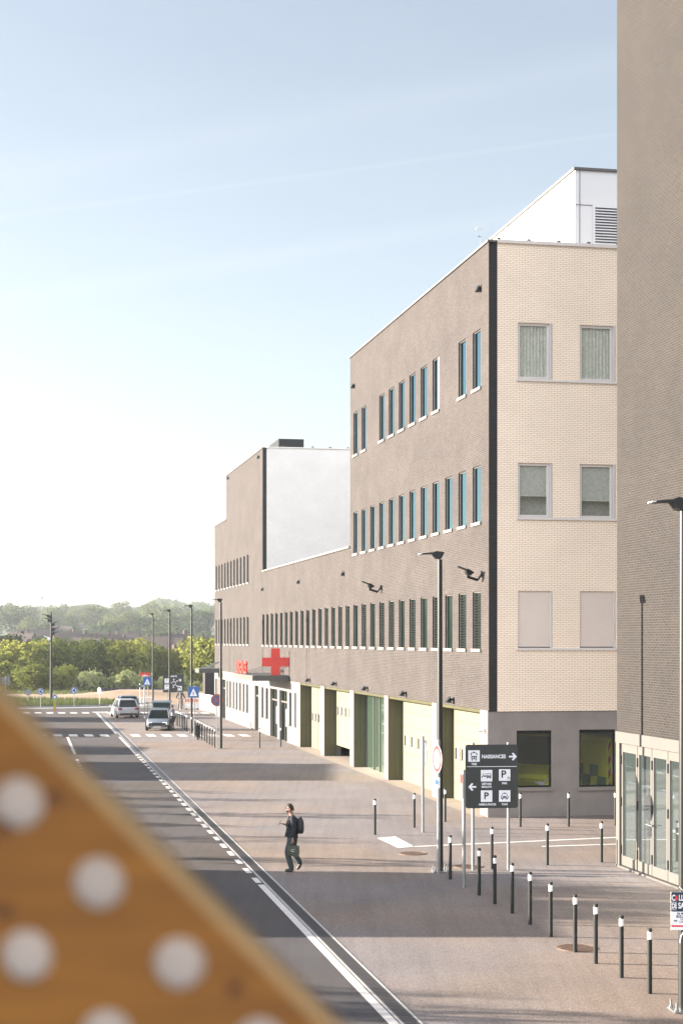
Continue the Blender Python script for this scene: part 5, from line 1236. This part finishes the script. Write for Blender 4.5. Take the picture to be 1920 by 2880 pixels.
# ------------------------------------------------------------------ trees
def crown_mesh(name, lobes, n, s, m_, seed, shell=.55):
    rnd = random.Random(seed); mb = MB(); tot = sum(l[3]*l[4]*l[5] for l in lobes)**1.0
    for (cx_, cy_, cz_, rx, ry, rz_) in lobes:
        k = int(n*(rx*ry*rz_)/tot)
        for i in range(k):
            while True:
                v = Vector((rnd.uniform(-1, 1), rnd.uniform(-1, 1), rnd.uniform(-1, 1))); l = v.length
                if .05 < l < 1: break
            l2 = l**shell*(1+.30*noise.noise(v*3.6+Vector((seed, cx_, cz_)))); v = v.normalized()*l2*(1+.25*noise.noise(v*1.7+Vector((cx_, seed, 0))))
            p = Vector((cx_+v.x*rx, cy_+v.y*ry, cz_+v.z*rz_))
            if noise.noise(p*(.95 if s > .25 else 1.6)+Vector((seed*7.1, 0, 0))) < -.13: continue
            u = Vector((rnd.gauss(0, 1), rnd.gauss(0, 1), rnd.gauss(0, 1))).normalized(); w_ = u.orthogonal().normalized(); q = s*rnd.uniform(.6, 1.3)
            mb.face([p+u*q*.7, p+w_*q*.4, p-u*q*.7, p-w_*q*.4])
    me = mb.build(name, m_, fixn=False); return me
def make_tree(name, label, cat, lobes, n, s, m_, seed, h0, group):
    t = thing(name, label, cat, (0, 0, 0), 0, group)
    o = crown_mesh('crown', lobes, n, s, m_, seed); o.parent = t
    m = MB(); top = max(l[2] for l in lobes); m.tube((0, 0, -.3), (.1, 0, h0), .22, .15, 8); m.tube((.1, 0, h0), (0, .1, top*.95), .15, .04, 7)
    rnd = random.Random(seed)
    for l in lobes: m.tube((.08, 0, h0*rnd.uniform(.8, 1.3)), (l[0]*.8, l[1]*.8, l[2]), .09, .025, 6)
    m.build('trunk', M_BARK, t); return t
random.seed(11)
def lobes(r, h, zc, n, seed, flat_=1.0):
    rnd = random.Random(seed); out = [(0, 0, zc, r*.75, r*.75, h*.42)]
    for i in range(n):
        a = rnd.uniform(0, 2*PI); d = r*rnd.uniform(.35, .7); zz = zc+h*rnd.uniform(-.30, .32); k = r*rnd.uniform(.32, .52); out.append((d*math.cos(a), d*math.sin(a), zz, k, k, k*rnd.uniform(.7, 1)*flat_))
    return out
GT = 'trees beyond the roundabout'
protos = {
 'A': make_tree('broadleaf_tree', '', 'tree', lobes(4.2, 8.5, 6.0, 9, 1), 6500, .34, M_LEAFA, 1, 1.6, GT),
 'B': make_tree('broadleaf_tree', '', 'tree', lobes(4.4, 9.5, 6.6, 10, 2), 7000, .34, M_LEAFB, 2, 1.8, GT),
 'C': make_tree('dark_tree', '', 'tree', lobes(3.6, 9.0, 6.4, 8, 3), 5500, .34, M_LEAFC, 3, 1.8, GT),
 'D': make_tree('silver_shrub', '', 'shrub', [(0, 0, 1.6, 1.0, 1.0, 1.9), (.8, .2, 1.2, .7, .7, 1.4), (-.8, 0, 1.3, .7, .7, 1.5), (.2, .6, 2.2, .5, .5, 1.3), (-.35, -.2, 2.4, .4, .4, 1.1)], 2600, .22, M_LEAFD, 4, .4, 'silver green shrubs by the low wall'),
 'E': make_tree('bronze_tree', '', 'tree', lobes(3.0, 6.5, 5.2, 7, 5), 3500, .30, M_LEAFE, 5, 1.6, GT),
 'F': make_tree('bushy_willow', '', 'tree', lobes(3.4, 5.5, 3.0, 9, 6), 6000, .28, M_LEAFA, 6, .6, GT)}
first = {k: True for k in protos}
def plant(k, px, Y, ztop, sc, label, group=None):
    src = protos[k]; top = {'A': 10.4, 'B': 11.6, 'C': 11.2, 'D': 3.7, 'E': 8.8, 'F': 6.0}[k]
    X = (px-960)/4600*Y; z = tz(X, Y)-.15; s_ = (ztop-z)/top; w_ = s_*sc
    if first[k]:
        first[k] = False; src.location = (X, Y, z); src.scale = (w_, w_, s_); src['label'] = label; src.rotation_euler = (0, 0, px*.7)
        if group: src['group'] = group
        return src
    return dup(src, (X, Y, z), px*.7, label, group, (w_, w_, s_))
def ztop(y, Y): return 6.2+(1801-y)/4600*Y
T_ = [('C', 15, 262, 1772, 1.2, 'dark green tree at the left edge behind the others'), ('E', 52, 250, 1786, 1.2, 'bronze leaved tree between the dark one and the yellow green ones'),
 ('A', 5, 226, 1838, 1.2, 'low yellow green tree touching the left edge'), ('A', 70, 228, 1806, 1.25, 'broad pale green tree left of the black lighting mast'),
 ('A', 118, 232, 1802, 1.0, 'pale green tree just left of the mast top'), ('B', 165, 234, 1788, 1.05, 'green tree right behind the lighting mast'),
 ('B', 210, 230, 1796, 1.0, 'tall green tree to the right of the lighting mast'), ('B', 250, 236, 1790, .85, 'narrow dark green tree beside the gap with the red brick house'),
 ('A', 300, 240, 1812, .8, 'small yellow green tree in the gap of the row'), ('B', 335, 238, 1798, .95, 'green tree above the silver shrubs, left of the farthest street lamp'),
 ('A', 372, 236, 1800, 1.0, 'yellow green tree with bright top left of the farthest street lamp'), ('B', 405, 240, 1806, .9, 'green tree directly behind the farthest street lamp'),
 ('B', 445, 244, 1812, .9, 'green tree between the two farthest street lamps'), ('A', 490, 240, 1830, .9, 'yellow green tree above the exit sign board'),
 ('B', 528, 246, 1834, .8, 'green tree right of the exit sign board'), ('A', 590, 232, 1796, 1.25, 'bright yellow green tree against the end of the hospital'),
 ('F', 25, 205, 1862, 1.3, 'bushy willow low at the left edge'), ('F', 100, 200, 1868, 1.55, 'bright yellow green bushy willow behind the lighting mast'), ('F', 165, 206, 1872, 1.1, 'bushy willow between the mast and the middle roundabout sign'),
 ('C', 205, 214, 1880, .8, 'dark low tree filling the shade behind the middle roundabout sign')]
for k, px, Y, y, sc, l in T_: plant(k, px, Y, ztop(y-(16 if k != 'F' else 4), Y), sc, l, GT)
GS = 'silver green shrubs by the low wall'
pos = ['first', 'second', 'third', 'fourth', 'fifth', 'sixth', 'seventh', 'eighth', 'ninth', 'tenth', 'eleventh', 'twelfth', 'thirteenth', 'fourteenth', 'fifteenth', 'sixteenth']
for i in range(16):
    px = 222+24*i+random.uniform(-5, 5); Y = 200+random.uniform(-1.5, 3)
    plant('D', px, Y, ztop(1888+random.uniform(-10, 16)+(14 if i > 8 else 0), Y), random.uniform(.95, 1.5), '%s silver green shrub from the left in the row behind the low stone wall' % pos[i], GS)

# houses on the valley side
def house(w_, d, h, rh, wallm):
    t = thing('house', '', 'house'); m = MB(); m.box(-w_/2, w_/2, -d/2, d/2, -3, h)
    m.poly([(-w_/2, -d/2, h), (-w_/2, d/2, h), (-w_/2, 0, h+rh), (w_/2, -d/2, h), (w_/2, d/2, h), (w_/2, 0, h+rh)], [(0, 1, 2), (3, 5, 4)]); m.build('wall', wallm, t)
    m = MB(); o = .4
    for s_ in (-1, 1): m.poly([(-w_/2-o, s_*(d/2+o), h-.3), (w_/2+o, s_*(d/2+o), h-.3), (w_/2+o, 0, h+rh+.12), (-w_/2-o, 0, h+rh+.12)], [(0, 1, 2, 3)])
    rf = m.build('roof', M_ROOFR, t)
    m = MB(); m.box(w_*.2, w_*.2+.8, -.4, .4, h+rh*.6, h+rh+1.1); m.build('chimney', M_HBRICK, rf)
    for k in (-.32, 0, .32):
        for z in ((1.0, 2.3), (3.8, 5.0))[:2 if h > 5 else 1]:
            m = MB(); m.box(w_*k-.55, w_*k+.55, -d/2-.04, -d/2+.02, z[0], z[1]); m.build('window', M_DGLASS, t)
    return t
hp_ = [house(9, 8, 5.0, 3.2, M_HBRICK), house(9, 8, 5.2, 4.0, M_HWALL), house(12, 9, 5.2, 3.4, M_HBRICK), house(8, 7, 3.0, 3.2, M_HWALL)]
hf = [True]*4
H_ = [(130, 1775, 620, 0, 10, 'brick house with brown roof low in the valley at the left'), (165, 1768, 700, 2, -12, 'long brick house row left of the mast lamps'), (190, 1782, 560, 0, 25, 'brick house just right of the lighting mast'),
 (215, 1793, 480, 2, 6, 'long reddish roofed row above the trees right of the mast'), (248, 1800, 450, 0, -8, 'brick house with roof above the middle trees'), (255, 1862, 262, 0, 18, 'brick house half hidden in the gap between the trees'),
 (280, 1795, 470, 2, 12, 'long brick row in the middle of the valley'), (292, 1838, 300, 1, 60, 'cream gabled house showing in the tree gap'), (312, 1790, 520, 0, -20, 'brown roofed house beyond the tree gap'),
 (340, 1788, 560, 2, 3, 'long brown roofed row behind the yellow green tree'), (388, 1765, 820, 1, 70, 'small cream gable on the hillside, left of the farthest lamp'), (416, 1767, 760, 1, 65, 'larger cream gable on the hillside beside the farthest lamp'),
 (395, 1802, 440, 0, 15, 'brick house behind the farthest street lamp'), (450, 1803, 430, 2, -6, 'long brick row between the street lamps'), (466, 1834, 300, 3, 40, 'small cream house low between the lamps'),
 (478, 1797, 480, 0, 22, 'brick house with steep roof under the hill right of the lamps'), (500, 1800, 460, 1, 30, 'cream house with grey roof behind the lamp'), (520, 1765, 800, 1, 75, 'cream gable on the hillside beside the nearer lamp'),
 (560, 1764, 780, 1, 62, 'cream gabled house with dark roof near the hospital edge'), (540, 1805, 430, 2, 8, 'long brick row close to the hospital edge'), (232, 1757, 950, 3, 10, 'small pale house on the wooded slope'),
 (60, 1785, 560, 0, -15, 'brick house at the left edge of the valley'), (95, 1778, 640, 2, 8, 'long brick row at the left of the valley'), (178, 1757, 900, 0, 0, 'distant brick house under the wooded hill')]
for px, y, Y, k, rz, l in H_:
    X = (px-960)/4600*Y; z = ztop(y, Y)-7.6 if k != 3 else ztop(y, Y)-6; rz = R(rz)
    if hf[k]: hf[k] = False; hp_[k].location = (X, Y, z); hp_[k].rotation_euler = (0, 0, rz); hp_[k]['label'] = l; hp_[k]['group'] = 'houses in the valley'
    else: dup(hp_[k], (X, Y, z), rz, l, 'houses in the valley')
# trees among the houses
mp_ = [make_tree('valley_tree', '', 'tree', lobes(4.6, 9, 6, 7, 21+i), 1300, .75, mm, 31+i, 1.5, 'trees among the valley houses') for i, mm in enumerate((leafmat('valley_leaf', (.032, .052, .018), (.09, .12, .04)), leafmat('valley_leaf_pale', (.06, .075, .025), (.14, .16, .055)), M_LEAFC))]
mf = [True]*3; random.seed(5); cnt = 0
labs = ['mid green tree standing among the valley houses', 'pale yellow green tree standing among the valley houses', 'dark green tree standing among the valley houses']
rows = [(1, 290), (1, 340), (0, 375), (0, 400), (0, 430), (0, 500), (0, 470), (1, 540), (0, 620), (2, 700), (1, 790), (0, 880), (2, 980), (0, 1090)]
for _, Y0 in rows:
    n = 13
    for i in range(n):
        px = -20+640*i/(n-1)+random.uniform(-22, 22); Y = Y0+random.uniform(-25, 25); X = (px-960)/4600*Y; z = tz(X, Y)-.3; k = random.choice((0, 0, 0, 1, 1, 2)); s_ = random.uniform(.65, 1.15)*(1+.3*(Y > 700))
        if Y < 380: s_ *= .75
        sc_ = (s_*random.uniform(1, 1.35),)*2+(s_,)
        if mf[k]: mf[k] = False; mp_[k].location = (X, Y, z); mp_[k].scale = sc_; mp_[k]['label'] = labs[k]
        else: dup(mp_[k], (X, Y, z), random.uniform(0, 6), labs[k], 'trees among the valley houses', sc_)
# wooded hills: one mass
random.seed(9); mb = MB()
for i in range(1500):
    Y = random.uniform(1130, 1830); px = random.uniform(-120, 680); X = (px-960)/4600*Y
    if i % 3 == 0: Y = random.uniform(1690, 1815); X = (px-960)/4600*Y
    z = tz(X, Y); r = random.uniform(4, 8); hh = random.uniform(6, 8.5)
    for k in range(46):
        v = Vector((random.gauss(0, 1), random.gauss(0, 1), random.gauss(0, 1))).normalized()*random.uniform(.6, 1.05)
        p = Vector((X+v.x*r, Y+v.y*r, z+hh*.5+v.z*hh*.5)); u = Vector((random.gauss(0, 1), random.gauss(0, 1), random.gauss(0, 1))).normalized(); w_ = u.orthogonal().normalized(); q = random.uniform(1.2, 2.4)
        mb.face([p+u*q*.7, p+w_*q*.5, p-u*q*.7, p-w_*q*.5])
tag(mb.build('wooded_hills', M_LEAFF, fixn=False), 'wooded hills along the horizon', 'woodland', kind='stuff')

# ------------------------------------------------------------------ things left of the picture that shade the street
def cast(xe, ye, h): return xe-h/math.tan(ELEV)*math.cos(AZ), ye+h/math.tan(ELEV)*math.sin(AZ)
def shed(label, xe, y0, y1, h, d=9):
    X, Ya = cast(xe, y0, h); _, Yb = cast(xe, y1, h)
    t = thing('site_building', label, 'building', (X, (Ya+Yb)/2, 0), 0)
    m = MB(); m.box(-d, 0, -(Yb-Ya)/2, (Yb-Ya)/2, 0, h); m.build('wall', M_HBRICK, t); m = MB(); m.box(-d-.1, .1, -(Yb-Ya)/2-.1, (Yb-Ya)/2+.1, h, h+.08); m.build('roof', M_DMETAL, t)
    return t
shed('low brick building left of the street opposite the glazed doors', 4.2, 34.2, 43.1, 5.0)
shed('low brick building left of the street opposite the hospital entrance', -.8, 72.2, 81.8, 5.6)
shed('low brick building left of the street near the crossing', -11.5, 88.5, 94.5, 3.6, 5)
shed('low brick building left of the street before the roundabout', -15.5, 104.5, 114.5, 3.4, 6)
shed('low brick building left of the street beside the roundabout', -13.5, 123.5, 130.5, 3.2, 6)
X, Y = cast(7.4, 38.2, 8.4); k = dup(protos['B'], (X+.3, Y, 0), 1.0, 'broad tree left of the street opposite the glazed doors', 'trees left of the street', (.85, .95, .85))
sap = make_tree('young_tree', 'young street tree left of the street', 'tree', [(0, 0, 4.3, .7, .9, 1.0), (.3, .4, 3.7, .4, .4, .5)], 420, .16, M_LEAFB, 41, 2.6, 'young trees left of the street')
for i, (y, h) in enumerate(((48, 1.0), (51.2, .8), (53.5, 1.1), (57, .9), (60.2, 1.05), (63, .8), (66, 1.0), (69, .9), (84.5, .9), (98, 1.0), (29, 1.0), (24.5, .8))):
    x = -.2087*y-9-random.uniform(0, 5)
    if i == 0: sap.location = (x, y, 0)
    else: dup(sap, (x, y, 0), i*1.3, None, None, (h, h, h))
for (x, y, h) in ((-26, 31.5, 1.25), (-24, 26, 1.2)): dup(sap, (x, y, 0), 2.0, None, None, (h, h, h))

# ------------------------------------------------------------------ glazed walkway the picture is taken from
gal = thing('glazed_walkway', 'raised glazed walkway from whose window the street is seen', 'walkway', (0, 0, 0), 0)
PY = 1.9; BY = -2.0; HZ = 7.35
M_INT = mat('walkway_lining', (.05, .05, .05), .9)
m = MB(); m.box(-9, 11, BY-.3, PY+.15, HZ, HZ+.5); m.build('ceiling', M_INT, gal)
m = MB(); m.box(-9, 11, BY-.3, PY+.15, 4.2, 4.55); m.build('floor', mat('walkway_floor', (.30, .28, .26), .8), gal)
# perforated wooden balustrade
M_WOOD = woodmat(); M_FELT = mat('pale_felt', (.53, .47, .43), .9, var=.1, scale=12)
bal = thing('wooden_balustrade', 'sloping orange brown wooden balustrade panel with round pale holes, close to the viewer', 'balustrade', (0, 1.2, 4.55), 0)
SZ = 1.2/4600
def bw(s_, n_, dy=0):       # board coordinates in metres -> local
    x0, z0 = (0-960)*SZ, (1801-1956)*SZ+6.2
    return (x0+(s_-n_)*.7071, dy, z0-(s_+n_)*.7071-4.55)
m = MB(); cs, cn, r0 = .0835, .0750, .0193
S0, S1, N1 = -12, 17, 12
seg = 24
def perim(k, w_, h_):
    a = 2*PI*k/seg+PI/seg*0; c, s__ = math.cos(a), math.sin(a); f = 1/max(abs(c), abs(s__)); return c*f*w_/2, s__*f*h_/2
for i in range(S0, S1):
    for j in range(0, N1):
        sc_ = .146+i*cs-(3*cs if False else 0); nc_ = .0467+j*cn
        sc_ = (570*SZ)+(i)*cs
        n0 = nc_-cn/2 if j else 0; hh = cn
        for k in range(seg):
            k2 = k+1
            def outp(q):
                a = 2*PI*q/seg; c, s__ = math.cos(a), math.sin(a); f = 1/max(abs(c), abs(s__)); u, v = c*f*cs/2, s__*f*cn/2
                if j == 0 and v < -cn/2+1e-6: v = -nc_
                if j == 0 and v > -cn/2+1e-6 and v < 0 and abs(abs(u)-cs/2) < 1e-6: v = v*nc_/(cn/2)
                return u, v
            oa, ob = outp(k), outp(k2); a, b_ = 2*PI*k/seg, 2*PI*k2/seg
            ia, ib = (r0*math.cos(a), r0*math.sin(a)), (r0*math.cos(b_), r0*math.sin(b_))
            m.face([bw(sc_+oa[0], nc_+oa[1]), bw(sc_+ob[0], nc_+ob[1]), bw(sc_+ib[0], nc_+ib[1]), bw(sc_+ia[0], nc_+ia[1])])
            m.face([bw(sc_+ia[0], nc_+ia[1]), bw(sc_+ib[0], nc_+ib[1]), bw(sc_+ib[0], nc_+ib[1], .005), bw(sc_+ia[0], nc_+ia[1], .005)])
s0 = 570*SZ+(S0-.5)*cs; s1 = 570*SZ+(S1-.5)*cs; nb = .0467+(N1-.5)*cn
m.face([bw(s0, 0), bw(s1, 0), bw(s1, 0, .03), bw(s0, 0, .03)]); m.face([bw(s0, 0), bw(s0, nb), bw(s0, nb, .03), bw(s0, 0, .03)]); m.face([bw(s1, 0), bw(s1, nb), bw(s1, nb, .03), bw(s1, 0, .03)]); m.face([bw(s0, 0, .03), bw(s0, nb, .03), bw(s1, nb, .03), bw(s1, 0, .03)])
m.build('board', M_WOOD, bal, fixn=False)
m = MB(); m.face([bw(s0+.01, .01, .0052), bw(s0+.01, nb, .0052), bw(s1-.01, nb, .0052), bw(s1-.01, .01, .0052)]); m.build('felt_backing', M_FELT, bal, fixn=False)
m = MB(); m.poly([bw(s0, -.003, -.001), bw(s1, -.003, -.001), bw(s1, .006, -.001), bw(s0, .006, -.001), bw(s0, -.003, .031), bw(s1, -.003, .031)], [(0, 1, 2, 3), (0, 4, 5, 1)]); m.build('edge_band', mat('sunlit_plywood_edge', (.42, .27, .12), .6, var=.1, scale=20), bal, fixn=False)  # paler strip paints the sunlit upper edge of the board
for (px, py) in ((153, 2240), (12, 2565), (661, 2780), (8, 2330)):
    xx, zz = (px-960)*SZ, (1801-py)*SZ+6.2-4.55; mm_ = MB(); mm_.tube((xx, -.0015, zz), (xx, .001, zz), .0055, n=14); mm_.build('knot', mat('knot_wood', (.10, .03, .005), .6), bal)

# ------------------------------------------------------------------ air
m = MB(); m.box(-900, 900, -120, 2300, -14, 75)
hz = tag(m.build('haze', None if False else M_DARK), 'thin sunlit haze', 'haze', kind='stuff')
hm, nt, out = nt_new('haze_air'); pv = nt.nodes.new('ShaderNodeVolumePrincipled'); pv.inputs['Color'].default_value = (.82, .90, 1, 1); pv.inputs['Density'].default_value = .00015; pv.inputs['Anisotropy'].default_value = .35
lk(nt, pv.outputs[0], out.inputs['Volume']); hz.data.materials.clear(); hz.data.materials.append(hm)
SC.cycles.volume_bounces = 0; SC.cycles.max_bounces = 6; SC.cycles.transparent_max_bounces = 12
SC.cycles.sample_clamp_indirect = 6
